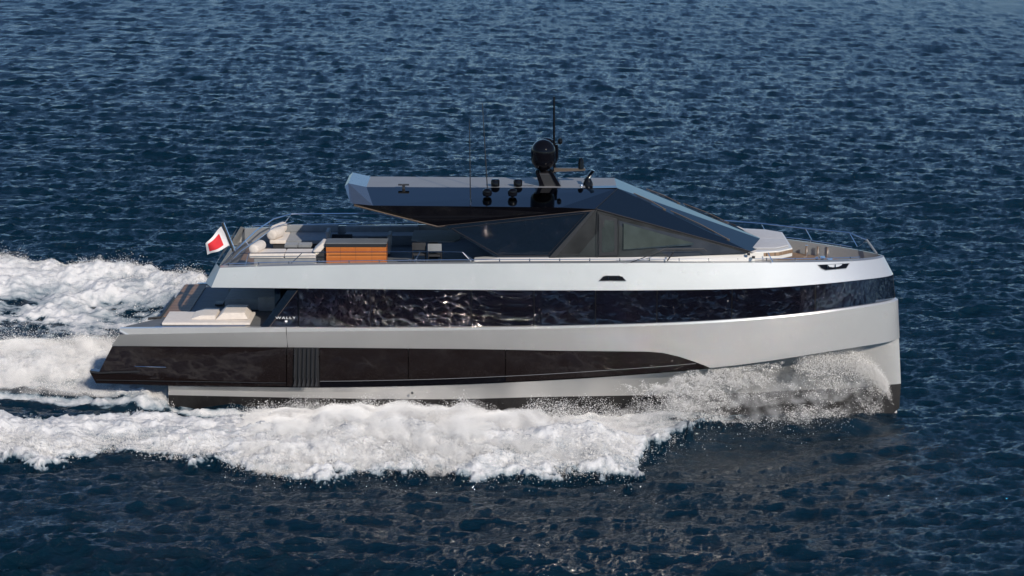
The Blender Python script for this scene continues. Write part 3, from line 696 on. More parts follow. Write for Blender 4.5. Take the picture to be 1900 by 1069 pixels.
# teak bar
bar = thing('bar_cabinet', P(660,488,-2.9), 'varnished orange teak bar cabinet with a dark worktop beside the near rail', 'bar cabinet')
x0, x1 = P(605,470,-3.05).x, P(717,470,-3.05).x; zt = P(660,458,-3.05).z
mb = MB(); mb.box(x0, x1, -3.05, -2.35, ZD, zt); mb.build('cabinet_body', MT['teakbar'], bar, bevel=0.012)
mb = MB(); mb.prism([(x0-.01,-3.09,zt+.004),(x0+.25,-3.09,zt+.004),(x0+.45,-3.09,zt+.004),(x1-.35,-3.09,zt+.004),(x1,-3.09,zt+.004),(x1+.01,-3.09,zt+.10),(x0-.01,-3.09,zt+.10)], (0, .70, 0)); mb.build('worktop_edge', MT['blackmatt'], bar)
rbox('worktop', x0-.02, x1+.02, -3.10, -2.2, zt+.104, zt+.135, MT['deckgrey'], bar, .01)
for px in (632, 660, 690):
    X = P(px, 470, -3.05).x; mb = MB(); mb.box(X-.003, X+.003, -3.056, -3.04, ZD, zt); mb.build('door_gap', MT['blackmatt'], bar)
# armchairs behind the bar
def armchair(px, py, Y, lb, flip):
    c = P(px, py, Y); c.z = ZD+.03
    t = thing('armchair', c, lb, 'armchair', 'charcoal armchairs behind the teak bar')
    x, y, z = c; s = -1 if flip else 1
    rbox('seat', x-.38, x+.38, y-.4, y+.4, z+.12, z+.40, MT['darkfab'], t, .04)
    mb = MB(); mb.prism([(x-s*.48,y-.42,z+.1),(x-s*.34,y-.42,z+.1),(x-s*.40,y-.42,z+.80),(x-s*.52,y-.42,z+.80)], (0,.84,0)); mb.build('backrest', MT['greyfab'], t, bevel=.03)
    for dy in (-.4, .4): rbox('armrest', x-.36, x+.38, y+dy-.05, y+dy+.05, z+.1, z+.56, MT['darkfab'], t, .03)
    return t
armchair(633,452,1.2,'charcoal armchair behind the left end of the teak bar', False)
armchair(700,456,0.6,'charcoal armchair behind the right end of the teak bar', True)
sf = thing('sofa', P(665,440,2.9), 'long grey sofa against the far bulwark behind the teak bar', 'sofa')
x0, x1 = P(640,440,2.6).x, P(775,440,2.6).x
rbox('seat', x0, x1, 2.2, 3.1, ZD+.03, ZD+.42, MT['greyfab'], sf, .05); rbox('backrest', x0, x1, 3.0, 3.3, ZD+.3, ZD+.62, MT['greyfab'], sf, .05)
# dining table under the roof
tb = thing('dining_table', P(815,470,0.3), 'grey topped dining table in the shade under the roof overhang', 'table')
c = P(805,436,0.4)
mb = MB(); mb.prism([(c.x-.75,-.6,ZD+.76),(c.x-.45,-.9,ZD+.76),(c.x+.75,-.9,ZD+.76),(c.x+.95,-.5,ZD+.76),(c.x+.95,1.2,ZD+.76),(c.x-.75,1.2,ZD+.76)], (0,0,.05)); mb.build('table_top', MT['deckgrey'], tb, bevel=.01)
rbox('table_leg', c.x-.15, c.x+.15, -.2, .6, ZD+.03, ZD+.76, MT['blackmatt'], tb, .01)
def chair(px, Y, lb):
    c = P(px, 470, Y); c.z = ZD+.03; x, y, z = c
    t = thing('dining_chair', c, lb, 'chair', 'dark chairs round the dining table')
    rbox('seat', x-.24, x+.24, y-.24, y+.24, z+.42, z+.48, MT['darkfab'], t, .02)
    rbox('backrest', x-.24, x+.24, y-.27, y-.22, z+.62, z+.88, MT['greyfab' if px > 790 else 'darkfab'], t, .02)
    for dx in (-.22, .22):
        mb = MB(); mb.tube([(x+dx,y-.25,z),(x+dx,y-.25,z+.85)], .018, 6); mb.build('leg', MT['blackmatt'], t)
        mb = MB(); mb.tube([(x+dx,y+.22,z),(x+dx,y+.22,z+.44)], .018, 6); mb.build('leg', MT['blackmatt'], t)
    return t
chair(778,-1.5,'dark dining chair left of the table under the roof overhang')
chair(807,-1.7,'dark dining chair in the middle of the near side of the table')
# stern sunpad
zp = ZM
sp = thing('stern_sunpad', P(380,604,-2.9), 'large cream sunpad with raised backrests on the aft main deck', 'sunpad')
def S(px, py, Y): return P(px, py, Y)
q = [S(300,604,-3.4), S(467,605,-3.4), S(456,591,-3.3), S(417,588,-3.3), S(402,592,-3.3), S(376,590,-3.3), S(357,595,-3.3)]
rbox('mattress', P(300,604,-3.4).x, P(464,604,-3.4).x, -3.4, -1.6, ZM, ZM+.10, MT['cushion'], sp, .04)
h = lambda py, Y: P(400, py, Y).z
mb = MB(); xs_ = [P(x, 590, -2.6).x for x in (357, 376, 402, 417, 456, 464)]
mb.prism([(xs_[0],-2.9,ZM+.13),(xs_[1],-2.9,ZM+.24),(xs_[2],-2.9,ZM+.24),(xs_[2],-2.9,ZM+.10),(xs_[0],-2.9,ZM+.10)], (0, 1.2, 0)); mb.build('headrest', MT['cushion'], sp, bevel=.03, seg=3, smooth=True)
mb = MB(); mb.prism([(xs_[2]+.02,-3.0,ZM+.13),(xs_[3],-3.0,ZM+.36),(xs_[4],-3.0,ZM+.36),(xs_[4]+.12,-3.0,ZM+.12),(xs_[2],-3.0,ZM+.10)], (0, 1.3, 0)); mb.build('backrest', MT['cushion'], sp, bevel=.03, seg=3, smooth=True)
# grey lounge in the shade of the overhang
lg = thing('lounge_sofa', P(430,575,1), 'grey lounge sofa in the shade under the upper deck overhang', 'sofa')
rbox('seat', -10.1, -8.2, -1.0, 1.6, ZM, ZM+.40, MT['greyfab'], lg, .05)
rbox('backrest', -10.3, -8.2, 1.5, 1.8, ZM, ZM+.75, MT['greyfab'], lg, .05)
rbox('arm', -8.9, -8.2, -1.2, -1.0, ZM, ZM+.52, MT['greyfab'], lg, .04)
lt_ = thing('side_table', P(408,562,0.3), 'small black side table standing at the aft corner of the grey lounge', 'side table')
c = P(408,563,.0); rbox('table_top', c.x-.14, c.x+.14, -.3, .3, c.z-.02, c.z+.03, MT['blackmatt'], lt_, .01); rbox('pedestal', c.x-.1, c.x+.1, -.1, .1, ZM, c.z-.02, MT['blackmatt'], lt_, .01)
# bow sunpad
bp = thing('bow_sunpad', (8.9,0,zf), 'flat pale grey sunpad ahead of the windscreen on the foredeck', 'sunpad')
for s in (-1, 1):
    mb = MB(); mb.prism([(8.62,s*.012,zf+.01),(8.25,s*1.75,zf+.01),(9.15,s*1.75,zf+.01),(9.66,s*1.2,zf+.01),(9.66,s*.012,zf+.01)], (0,0,.05)); mb.build('pad', MT['padgrey'], bp, bevel=.02, smooth=True)

# ------------------------------------------------------------------ sea
def fft_noise(N, L, fn, seed):
    r = np.random.default_rng(seed)
    k1 = np.fft.fftfreq(N, L/N)*2*np.pi; kx, ky = np.meshgrid(k1, k1, indexing='ij'); k = np.hypot(kx, ky); k[0, 0] = 1e-6
    A = np.sqrt(fn(kx, ky, k)); A[0, 0] = 0
    h0 = (r.normal(size=(N, N))+1j*r.normal(size=(N, N)))*A
    h = np.fft.ifft2(h0).real; s = h.std()
    dx = np.fft.ifft2(-1j*kx/k*h0).real/s; dy = np.fft.ifft2(-1j*ky/k*h0).real/s
    return h/s, dx, dy
def sample(T, L, x, y, rot=0.0):
    N = T.shape[0]; c, s = math.cos(rot), math.sin(rot)
    u = ((c*x+s*y)/L*N) % N; v = ((-s*x+c*y)/L*N) % N
    i = u.astype(int) % N; j = v.astype(int) % N; fu = u-np.floor(u); fv = v-np.floor(v); i1 = (i+1) % N; j1 = (j+1) % N
    return T[i, j]*(1-fu)*(1-fv)+T[i1, j]*fu*(1-fv)+T[i, j1]*(1-fu)*fv+T[i1, j1]*fu*fv
def spec(kp, ang, spread, cut):
    def fn(kx, ky, k):
        c = (kx*math.cos(ang)+ky*math.sin(ang))/k
        return np.exp(-1.2*(kp/k)**2)/k**3.6*(0.06+np.abs(c)**spread)*np.exp(-(k*cut)**2)
    return fn
WA = R(100)
T1 = fft_noise(1024, 83.0, spec(1.7, WA, 6, 0.03), 1)
T2 = fft_noise(1024, 37.0, spec(4.0, WA-R(22), 4, 0.015), 2)
PN = fft_noise(1024, 24.0, lambda kx, ky, k: np.exp(-(k*.05)**2)/(k**3.0+1.5), 5)[0]     # lumpy foam noise
PN2 = fft_noise(1024, 9.0, lambda kx, ky, k: 1/(k**2.2+40), 6)[0]

def axis(segs):
    out = [segs[0][0]]
    for a, b, d0, d1 in segs:
        x = a
        while x < b-1e-9:
            t = (x-a)/(b-a); x = min(b, x+d0+(d1-d0)*t); out.append(x)
    return np.array(out)
gx = axis([(-4000,-300,1200,200),(-300,-70,80,2),(-70,-22,0.8,0.12),(-22,15,0.065,0.065),(15,22,.07,.1),(22,60,.12,.3),(60,300,2,80),(300,4000,200,1200)])
gy = axis([(-4000,-200,1200,100),(-200,-60,40,1),(-60,-26,.25,.12),(-26,-12,.08,.075),(-12,20,.07,.08),(20,60,.09,.28),(60,180,.28,1.2),(180,600,1.2,20),(600,12000,60,2500)])
GX, GY = np.meshgrid(gx, gy, indexing='ij')
def sst(a, b, x): t = np.clip((x-a)/(b-a), 0, 1); return t*t*(3-2*t)
def curve(pts, X, z=0.0):
    q = [SEA(px, py, z) for px, py in pts]; q.sort(key=lambda p: p.x)
    return np.interp(X, [p.x for p in q], [p.y for p in q])
def fields(X, Y):
    """water height, foam amount"""
    n1 = sample(PN, 24.0, X, Y, .3); n2 = sample(PN2, 9.0, X, Y, .9); n3 = sample(PN, 24.0, X*2.3+5, Y*2.3, 1.2)
    Yo = curve([(-200,850),(0,855),(87,866),(197,849),(258,853),(395,860),(480,880),(560,893),(620,880),(760,882),(900,887),(1100,886),(1180,880),(1200,850),(1240,830),(1290,812),(1350,802),(1450,795),(1560,785),(1650,768),(1668,765)], X)
    Yi = np.where(X > -7.2, 40, curve([(-200,775),(0,776),(200,776),(400,778),(540,775)], X))
    ed = 0.45
    near = sst(-ed, ed, (Y-Yo)+0.42*n1+.22*n2)*(1-sst(-.35, .35, (Y-Yi)+.25*n1+.15*n2))
    near = np.where((X > 13.6) | (Y > 0), 0, near)
    fade = 1-sst(3.0, 9.5, X); near = near*(0.30+0.70*fade)
    # centre rooster tail behind the transom
    cen = sst(-.6, .6, (Y+2.9)+.25*n1)*(1-sst(-1.0, 1.0, (Y-3.7)+.6*n1+.3*n2))*(1-sst(-11.4, -10.6, X))
    # thin white line by the quarter
    line = np.exp(-((Y+3.4+.10*n1)/.28)**2)*(1-sst(-3.5, -1, X))
    lace = (1-sst(-.8, .8, Y-8.0))*sst(-.5, .5, Y-3.4)*(1-sst(-12.2, -11, X))
    Yf1 = 7.3+0.0*X
    Yf2 = curve([(-200,462),(0,472),(100,477),(200,484),(300,497),(380,518),(430,535)], X, 1.1)
    far = sst(-.9, .6, (Y-Yf1)+.7*n1+.3*n2)*(1-sst(-.35, .35, (Y-Yf2)+.55*n1+.3*n2))*(1-sst(-9.2, -6.5, X+.6*n1))
    ns = sample(PN, 24.0, X*.55, Y*1.5, .1)
    far = far*np.clip(.90+.20*ns-.35*np.exp(-((Y-9.3)/1.3)**2), 0, 1); cen = cen*np.clip(.9+.15*ns, 0, 1); near = near*np.clip(.97+.12*ns, 0, 1)
    foam = np.clip(near+1.0*cen+.8*line+.40*lace*(1-np.clip(cen+far,0,1))+far, 0, 1)
    # heights
    mid = (Yo-4.0)/2
    hN = np.exp(-((Y-np.minimum(mid-1.0, -4.8))/2.0)**2)*(1-sst(5, 12.5, X))*0.45*sst(0, .7, near) + 0.55*np.exp(-((Y-mid)/2.4)**2)*sst(-9,-5,X)*(1-sst(2.6, 4.2, X))*sst(0, .7, near)
    trough = -0.30*np.exp(-((Y+3.9)/.6)**2)*(1-sst(-9, -6, X))
    hC = 0.50*np.exp(-((Y-.5)/2.6)**2)*(1-sst(-13.6, -11.4, X))-.45*np.exp(-((X+11.0)/1.1)**2)*np.exp(-((Y)/3.2)**2)
    hF = np.clip(1.35-0.0*X, 0, 2)*np.exp(-((Y-(Yf2-1.8))/np.where(Y > Yf2-1.8, 1.1, 3.0))**2)*(1-sst(-12, -6.5, X))
    bw = 0.28*np.exp(-((Y-(Yo-.4))/.8)**2)*sst(4, 7, X)*(1-sst(12, 13.6, X))
    rough = foam*(0.10*n1+0.022*n2+.03*n3+.09*ns)*(1-.5*lace)
    flat = 1-.75*foam
    return hN+trough+hC+hF+bw+rough, foam, flat
inner = (np.abs(GX) < 320) & (GY < 700) & (GY > -210)
h1, dx1, dy1 = [sample(t, 83.0, GX, GY, .0) for t in T1]
h2, dx2, dy2 = [sample(t, 37.0, GX, GY, .6) for t in T2]
c6, s6 = math.cos(.6), math.sin(.6)
fd = (1-sst(60, 120, np.abs(GX)))*(1-sst(150, 520, GY))*sst(-190, -60, GY)
glint_chop = 1-sst(-22, -16.5, GY)      # steeper waves added on the camera side so the hull windows mirror sun glints
A1, A2 = 0.066-.010*(1-sst(-12, 35, GY))+.050*glint_chop, 0.030-.004*(1-sst(-12, 35, GY))+.050*glint_chop
hadd, foam, flat = fields(GX, GY)
hadd = np.where(np.abs(GX) < 60, hadd, 0)
Zw = (A1*h1*(0.35+.65*flat)+A2*h2*flat)*fd + hadd
ch = 0.75*(1-.5*sst(30, 120, GY))
Xw = GX-(A1*dx1+A2*(c6*dx2-s6*dy2))*fd*flat*ch; Yw = GY-(A1*dy1+A2*(s6*dx2+c6*dy2))*fd*flat*ch
V = np.stack([Xw, Yw, Zw], -1).reshape(-1, 3).astype(np.float32); nx, ny = GX.shape
I = np.arange(nx*ny).reshape(nx, ny)
Q = np.stack([I[:-1, :-1], I[1:, :-1], I[1:, 1:], I[:-1, 1:]], -1).reshape(-1, 4)
fq = foam.reshape(-1)[Q].max(1); isf = (fq > 0.06)
def npmesh(name, V, faces, m, attr=None, smooth=True):
    me = bpy.data.meshes.new(name); nf, k = faces.shape
    used = np.unique(faces); remap = np.full(len(V), -1, np.int64); remap[used] = np.arange(len(used))
    Vu = V[used]; fc = remap[faces].astype(np.int32)
    me.vertices.add(len(Vu)); me.vertices.foreach_set('co', np.ascontiguousarray(Vu, np.float32).ravel())
    me.loops.add(nf*k); me.loops.foreach_set('vertex_index', fc.ravel())
    me.polygons.add(nf); me.polygons.foreach_set('loop_start', np.arange(0, nf*k, k, dtype=np.int32))
    if attr is not None:
        a = me.attributes.new('foam', 'FLOAT', 'POINT'); a.data.foreach_set('value', attr[used].astype(np.float32))
    me.update(calc_edges=True)
    if smooth: me.polygons.foreach_set('use_smooth', np.ones(nf, bool))
    o = bpy.data.objects.new(name, me); COL.objects.link(o); me.materials.append(m); return o

def water_mat(name):
    m = bpy.data.materials.new(name); m.use_nodes = True; t = m.node_tree; N = t.nodes; Lk = t.links
    out = N['Material Output']; wb = N['Principled BSDF']
    wb.inputs['Base Color'].default_value = (0.0010, 0.0135, 0.0260, 1); wb.inputs['Roughness'].default_value = 0.12; wb.inputs['IOR'].default_value = 1.333
    geo = N.new('ShaderNodeNewGeometry')
    mp = N.new('ShaderNodeMapping'); mp.inputs['Scale'].default_value = (0.42, 1, 1); mp.inputs['Rotation'].default_value = (0, 0, R(10)); Lk.new(geo.outputs['Position'], mp.inputs['Vector'])
    def noise(sc, det, vec, rough=.55):
        n = N.new('ShaderNodeTexNoise'); n.inputs['Scale'].default_value = sc; n.inputs['Detail'].default_value = det; n.inputs['Roughness'].default_value = rough; Lk.new(vec, n.inputs['Vector']); return n.outputs['Fac']
    a = noise(2.6, 9, mp.outputs[0], .74)
    b1 = N.new('ShaderNodeBump'); b1.inputs['Strength'].default_value = 1; b1.inputs['Distance'].default_value = 0.14; Lk.new(a, b1.inputs['Height'])
    Lk.new(b1.outputs[0], wb.inputs['Normal'])
    sy = N.new('ShaderNodeSeparateXYZ'); Lk.new(geo.outputs['Position'], sy.inputs[0])
    rr = N.new('ShaderNodeMapRange'); rr.inputs[1].default_value = 10; rr.inputs[2].default_value = 140; rr.inputs[3].default_value = .06; rr.inputs[4].default_value = .26; Lk.new(sy.outputs[1], rr.inputs[0]); Lk.new(rr.outputs[0], wb.inputs['Roughness'])
    # foam
    fb = N.new('ShaderNodeBsdfPrincipled'); fb.inputs['Base Color'].default_value = (0.62, 0.635, 0.655, 1); fb.inputs['Roughness'].default_value = 0.8
    fb.inputs['Specular IOR Level'].default_value = 0.2
    mp4 = N.new('ShaderNodeMapping'); mp4.inputs['Scale'].default_value = (.5, 1, 1); Lk.new(geo.outputs['Position'], mp4.inputs['Vector']); n4 = noise(9.0, 8, mp4.outputs[0], .72); b2 = N.new('ShaderNodeBump'); b2.inputs['Distance'].default_value = 0.075; b2.inputs['Strength'].default_value = 1; Lk.new(n4, b2.inputs['Height']); Lk.new(b2.outputs[0], fb.inputs['Normal'])
    at = N.new('ShaderNodeAttribute'); at.attribute_name = 'foam'
    mp2 = N.new('ShaderNodeMapping'); mp2.inputs['Scale'].default_value = (0.6, 1, 1); Lk.new(geo.outputs['Position'], mp2.inputs['Vector'])
    wn = N.new('ShaderNodeTexNoise'); wn.inputs['Scale'].default_value = 1.5; wn.inputs['Detail'].default_value = 3; Lk.new(mp2.outputs[0], wn.inputs['Vector'])
    wm = N.new('ShaderNodeMix'); wm.data_type = 'VECTOR'; wm.inputs[0].default_value = .35; Lk.new(mp2.outputs[0], wm.inputs[4]); Lk.new(wn.outputs['Color'], wm.inputs[5])
    vo = N.new('ShaderNodeTexVoronoi'); vo.feature = 'DISTANCE_TO_EDGE'; vo.inputs['Scale'].default_value = 3.6; Lk.new(wm.outputs[1], vo.inputs['Vector'])
    n5 = noise(2.6, 8, mp2.outputs[0], .68)
    def math_(op, x, y=None, z=None):
        q = N.new('ShaderNodeMath'); q.operation = op
        for i, v in enumerate((x, y, z)):
            if v is None: continue
            if isinstance(v, (int, float)): q.inputs[i].default_value = v
            else: Lk.new(v, q.inputs[i])
        return q.outputs[0]
    lace = math_('SUBTRACT', 0.5, math_('MULTIPLY', vo.outputs['Distance'], 3.0))       # high on cell walls
    pat = math_('ADD', math_('MULTIPLY', lace, 0.35), math_('MULTIPLY', math_('SUBTRACT', n5, .5), 2.2))
    v = math_('ADD', math_('MULTIPLY_ADD', at.outputs['Fac'], 2.3, -1.05), pat)
    mr = N.new('ShaderNodeMapRange'); mr.inputs[1].default_value = -.12; mr.inputs[2].default_value = .35; mr.interpolation_type = 'SMOOTHSTEP'; Lk.new(v, mr.inputs[0])
    cm = N.new('ShaderNodeMix'); cm.data_type = 'RGBA'; cm.inputs[6].default_value = (0.12, 0.19, 0.24, 1); cm.inputs[7].default_value = (0.76, 0.76, 0.76, 1)
    m3 = N.new('ShaderNodeMapRange'); m3.inputs[1].default_value = 0.0; m3.inputs[2].default_value = 1.25; Lk.new(v, m3.inputs[0]); Lk.new(m3.outputs[0], cm.inputs[0]); Lk.new(cm.outputs[2], fb.inputs['Base Color'])
    gate = math_('MULTIPLY', mr.outputs[0], math_('MINIMUM', math_('MULTIPLY', at.outputs['Fac'], 8), 1.0))
    ms = N.new('ShaderNodeMixShader'); Lk.new(gate, ms.inputs[0]); Lk.new(wb.outputs[0], ms.inputs[1]); Lk.new(fb.outputs[0], ms.inputs[2]); Lk.new(ms.outputs[0], out.inputs[0])
    return m
WM = water_mat('sea_water')
ff = foam.reshape(-1)
o = npmesh('water', V, Q[~isf], WM, ff); tag(o, kind='structure')
o = npmesh('wake_foam', V, Q[isf], WM, ff); tag(o, 'white churned foam of the wake spreading behind and beside the yacht', 'foam', kind='stuff')

# ------------------------------------------------------------------ spray: real droplets
tet = np.array([(1,1,1),(1,-1,-1),(-1,1,-1),(-1,-1,1)], float)/math.sqrt(3)
def droplets(name, C, r, m, label):
    n = len(C); q = rng.normal(size=(n, 4)); q /= np.linalg.norm(q, axis=1)[:, None]
    w_, x, y, z = q.T
    Rm = np.stack([1-2*(y*y+z*z), 2*(x*y-w_*z), 2*(x*z+w_*y), 2*(x*y+w_*z), 1-2*(x*x+z*z), 2*(y*z-w_*x), 2*(x*z-w_*y), 2*(y*z+w_*x), 1-2*(x*x+y*y)], -1).reshape(n, 3, 3)
    V = C[:, None, :]+np.einsum('nij,kj->nki', Rm, tet)*r[:, None, None]
    f = np.array([(0,1,2),(0,3,1),(0,2,3),(1,3,2)]); faces = (np.arange(n)[:, None, None]*4+f[None]).reshape(-1, 3)
    o = npmesh(name, V.reshape(-1, 3), faces, m, None, smooth=True); return tag(o, label, 'spray', kind='stuff')
sm = bpy.data.materials.new('spray_drops'); sm.use_nodes = True; t = sm.node_tree; b = t.nodes['Principled BSDF']
b.inputs['Base Color'].default_value = (0.97, 0.97, 0.97, 1); b.inputs['Roughness'].default_value = 0.6; b.inputs['Specular IOR Level'].default_value = 0.3
tr = t.nodes.new('ShaderNodeBsdfTranslucent'); tr.inputs[0].default_value = (0.98, 0.98, 0.98, 1); mx = t.nodes.new('ShaderNodeMixShader'); mx.inputs[0].default_value = .25
nn = t.nodes.new('ShaderNodeNewGeometry'); nv = t.nodes.new('ShaderNodeVectorMath'); nv.operation = 'MULTIPLY_ADD'; nv.inputs[1].default_value = (.18, .18, .18); nv.inputs[2].default_value = (0.25, -.55, .6)  # shading normals leaned towards the sun, so every drop looks fully lit
t.links.new(nn.outputs['Normal'], nv.inputs[0]); n2_ = t.nodes.new('ShaderNodeVectorMath'); n2_.operation = 'NORMALIZE'; t.links.new(nv.outputs[0], n2_.inputs[0]); t.links.new(n2_.outputs[0], b.inputs['Normal'])
t.links.new(b.outputs[0], mx.inputs[1]); t.links.new(tr.outputs[0], mx.inputs[2]); t.links.new(mx.outputs[0], t.nodes['Material Output'].inputs[0])

def nz(x, y, z=0): return sample(PN, 24.0, x+z*1.7, y-z*2.1, .7), sample(PN2, 9.0, x-z*2.3, y+z*3.1, .2)
OUT = [(-200,850),(0,855),(87,866),(197,849),(258,853),(395,860),(480,880),(560,893),(620,880),(760,882),(900,887),(1100,886),(1180,880),(1200,850),(1240,830),(1290,812),(1350,802),(1450,795),(1560,785),(1650,768),(1668,765)]
def hullY(X): return np.array([-(hb(float(x), Xt=13.5, b=.8)-.25) for x in X])
def rad(n, a, s=.45): return a*np.exp(rng.normal(size=n)*s)
# (a) broad curtain falling outboard amidships
n = 420000
X = rng.uniform(-9.5, 4.2, n); Yo = curve(OUT, X); u = rng.beta(1.3, 1.6, n)
Y = -4.0+(Yo-.05+4.0)*(1-u)
n1, n2 = nz(X, Y)
top = (0.30+0.95*np.sin(np.pi*np.clip(1-u, 0, 1)**.8)**.8)*(0.55+.45*sst(-9.5, -3, X))*(1+.28*n1)
Z = np.clip(top, .05, 2)*rng.beta(1.1, 1.7, n)+0.08
m1, m2 = nz(X*1.6, Z*2.6+Y*.8, 3)
dens = 0.75+.35*m1+.15*m2-.5*sst(.5, 1.1, Z/np.maximum(top, .1))+.15
front = 1-sst(-.25, .25, X-3.85+.35*n1); lf = sst(-9.5, -6.5, X+.8*n2)
keep = rng.uniform(size=n) < np.clip(dens, 0, 1)*front*lf
C1 = np.stack([X, Y, Z], -1)[keep]
# (b) sheet climbing the bow and peeling off
n = 260000
X = 13.45-(13.45-3.0)*rng.beta(1.25, 1.35, n); hy = hullY(X); Yo = curve(OUT, X)
zc = np.interp(X, [2.5,4.6,6.5,8.4,10.3,11.9,12.8,13.4,13.8], [1.15,1.5,1.9,2.2,2.35,1.95,1.4,.85,.3])
q = np.where(rng.uniform(size=n) < .6, rng.beta(1.1, 3.2, n), rng.beta(4, 1.6, n))
w_ = (hy-Yo); Y = np.maximum(hy-.10-q*(w_-.1)*(1+.08*rng.normal(size=n)), Yo-.15)
n1, n2 = nz(X, q*3)
Z = zc*(1-q**1.4)*(1+.12*n1)*(1-.18*rng.exponential(1, n)*.5)+.05+np.abs(rng.normal(size=n))*.05
m1, m2 = nz(X*1.3+Z*.7, Z*2.2+Y*.5, 5)
hole = sst(.15, .5, q)*(1-sst(.6, .95, q))
dens = .60+.30*m1+.16*m2-.05*hole-.62*sst(6, 9.0, X)*hole-.2*sst(7,9,X)*(q>.6)-.25*sst(10.5,12.5,X)
keep = (rng.uniform(size=n) < np.clip(dens, 0, 1)*(0.35+.65*(1-sst(8, 13, X)))) & (Z > 0)
C2 = np.stack([X, Y, Z], -1)[keep]
# (c) thin jet rising from the stem
n = 90000
s = rng.uniform(size=n)**1.3
jx = np.interp(s, [0,.25,.5,.75,1], [13.9,13.5,12.9,11.9,10.0]); jz = np.interp(s, [0,.25,.5,.75,1], [0.05,1.0,1.75,2.35,2.55])
th = .03+.20*s
Y = hullY(jx)-.12-.25*s+rng.normal(size=n)*th*.7; X = jx+rng.normal(size=n)*th*.6; Z = jz+rng.normal(size=n)*th-np.abs(rng.normal(size=n))*.35*s
C3 = np.stack([X, Y, Z], -1)[rng.uniform(size=n) < 1-.45*s]
# (d) fringe thrown off the foam edges, far crest and rooster tail
def fringe(n, X, Y0, hs, ys):
    Y = Y0+rng.normal(size=n)*ys; h, f, _ = fields(X, Y); n1, n2 = nz(X*1.4, Y)
    Z = h+rng.exponential(1, n)*hs*np.clip(.55+.5*n1+.3*n2, .05, 2)
    return np.stack([X, Y, Z], -1)[f > .05]
X = rng.uniform(-24, -8.5, 60000); Yf2 = curve([(-200,462),(0,472),(100,477),(200,484),(300,497),(380,518),(430,535)], X, 1.1)
C4 = fringe(60000, X, Yf2-.6-rng.exponential(1, 60000)*.9, .08, .35)
X = rng.uniform(-26, 4, 90000); C5 = fringe(90000, X, curve(OUT, X)+.4+rng.exponential(1, 90000)*.8, .10, .25)
X = -11.6-rng.exponential(1, 110000)*4.0; C6 = fringe(110000, X, rng.uniform(-2.8, 3.2, 110000), .26, .3)
# (e) ragged mist over the near water beyond the curtain
n = 40000; X = rng.uniform(-9, 12, n); Y = curve(OUT, X)-rng.exponential(1, n)*.5; h, f, _ = fields(X, Y)
C7 = np.stack([X, Y, .12+np.abs(rng.normal(size=n))*.22], -1)
for nm, C, r, lb in (('bow_spray', np.concatenate([C2, C3]), .0075, 'fine white spray sheet climbing the bow and peeling off the hull side'),
                     ('side_spray', np.concatenate([C1, C7[:4000]]), .009, 'dense white curtain of spray falling on the sea amidships'),
                     ('wake_spray', np.concatenate([C4, C5, C6]), .010, 'droplets thrown up over the foam of the stern wake')):
    droplets(nm, C, rad(len(C), r), sm, lb)

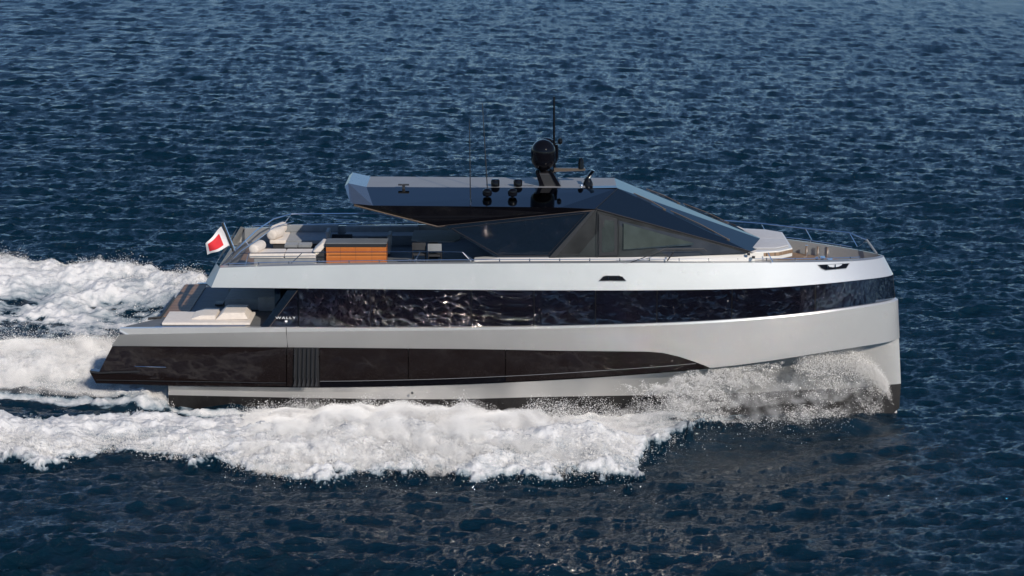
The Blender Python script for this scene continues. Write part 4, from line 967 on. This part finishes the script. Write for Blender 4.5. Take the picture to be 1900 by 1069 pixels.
# ------------------------------------------------------------------ mist: fine spray too small to see as drops
def mist(name, stations, m, label):
    """closed ring-by-ring envelope; stations = list of rings of the same length"""
    n = len(stations[0]); v = [p for r in stations for p in r]; k = len(stations)
    f = [(i*n+j, i*n+(j+1) % n, (i+1)*n+(j+1) % n, (i+1)*n+j) for i in range(k-1) for j in range(n)]
    f += [tuple(range(n))[::-1], tuple((k-1)*n+j for j in range(n))]
    me = bpy.data.meshes.new(name); me.from_pydata([tuple(map(float, p)) for p in v], [], f); me.update()
    bm = bmesh.new(); bm.from_mesh(me); bmesh.ops.recalc_face_normals(bm, faces=bm.faces); bm.to_mesh(me); bm.free()
    o = bpy.data.objects.new(name, me); COL.objects.link(o); me.materials.append(m); return tag(o, label, 'spray', kind='stuff')
def mist_mat(name, dens, sc, zt):
    m = bpy.data.materials.new(name); m.use_nodes = True; t = m.node_tree; N = t.nodes; Lk = t.links; N.remove(N['Principled BSDF'])
    pv = N.new('ShaderNodeVolumePrincipled'); pv.inputs['Color'].default_value = (1, 1, 1, 1); pv.inputs['Anisotropy'].default_value = -0.5
    Lk.new(pv.outputs[0], N['Material Output'].inputs['Volume'])
    g = N.new('ShaderNodeNewGeometry'); n = N.new('ShaderNodeTexNoise'); n.inputs['Scale'].default_value = sc; n.inputs['Detail'].default_value = 5; n.inputs['Roughness'].default_value = .6
    Lk.new(g.outputs['Position'], n.inputs['Vector'])
    mr = N.new('ShaderNodeMapRange'); mr.inputs[1].default_value = .42; mr.inputs[2].default_value = .68; mr.inputs[3].default_value = 0; mr.inputs[4].default_value = dens; mr.interpolation_type = 'SMOOTHSTEP'
    Lk.new(n.outputs['Fac'], mr.inputs[0]); sx = N.new('ShaderNodeSeparateXYZ'); Lk.new(g.outputs['Position'], sx.inputs[0])
    zr = N.new('ShaderNodeMapRange'); zr.inputs[1].default_value = .25*zt; zr.inputs[2].default_value = zt; zr.inputs[3].default_value = 1; zr.inputs[4].default_value = 0; Lk.new(sx.outputs[2], zr.inputs[0])
    mu = N.new('ShaderNodeMath'); mu.operation = 'MULTIPLY'; Lk.new(mr.outputs[0], mu.inputs[0]); Lk.new(zr.outputs[0], mu.inputs[1])
    Lk.new(mu.outputs[0], pv.inputs['Density']); return m
MM = mist_mat('mist', 9.0, 1.0, 1.5)
xs = np.linspace(-9, 4.4, 28); yo = curve(OUT, xs); st = []
for X, y in zip(xs, yo):
    e = math.sin(math.pi*min(1, max(0, (X+9.4)/14.2)))**.5; jit = .12*math.sin(3.1*X)+.1*math.sin(7.3*X+1)
    st.append([(X, -4.0, -.2), (X, -4.1, .35*e+.05), (X, -4.1+(y+4.1)*.3, (1.15+jit)*e+.05), (X, -4.1+(y+4.1)*.6, (1.5+jit)*e+.05), (X, -4.1+(y+4.1)*.85, (1.05+jit)*e+.05), (X, y+.05, .15*e+.03), (X, y+.05, -.2)])
mist('side_mist', st, MM, 'soft white mist hanging in the side spray amidships')
xs = np.linspace(3.0, 13.5, 26); yo = curve(OUT, xs); hy = hullY(xs); st = []
zc_ = np.interp(xs, [2.5,4.6,6.5,8.4,10.3,11.9,12.8,13.4,13.8], [1.15,1.5,1.9,2.25,2.5,2.25,1.8,1.25,.4])
for X, y, h_, z in zip(xs, yo, hy, zc_):
    z = z*(.25+.75*min(1, (X-3)/3.2)**1.0)
    w1 = h_-y; a = max(.15, w1)
    st.append([(X, h_+.5, z*.2), (X, h_+.1, z*.93), (X, h_-.25*a, z*.8), (X, h_-.6*a, z*.45), (X, h_-a, .08), (X, h_-.7*a, .03), (X, h_-.25*a, z*.35)])
mist('bow_mist', st, mist_mat('mist_bow', 1.1, 1.9, 2.6), 'thin veil of mist trailing under the bow along the hull side')

st = []
for X in np.linspace(-27, -11.9, 16):
    e = .35+.55*math.exp(-((X+15)/3.0)**2)+.08*math.sin(2.7*X)
    st.append([(X, -3.2, .05), (X, -2.4, .35*e+.3), (X, -.8, e+.3), (X, 1.4, 1.1*e+.3), (X, 3.0, .5*e+.2), (X, 3.8, .05), (X, .5, -.2)])
mist('wake_mist', st, mist_mat('mist_wake', 1.7, .8, 1.2), 'white mist blown up by the jets just behind the transom')
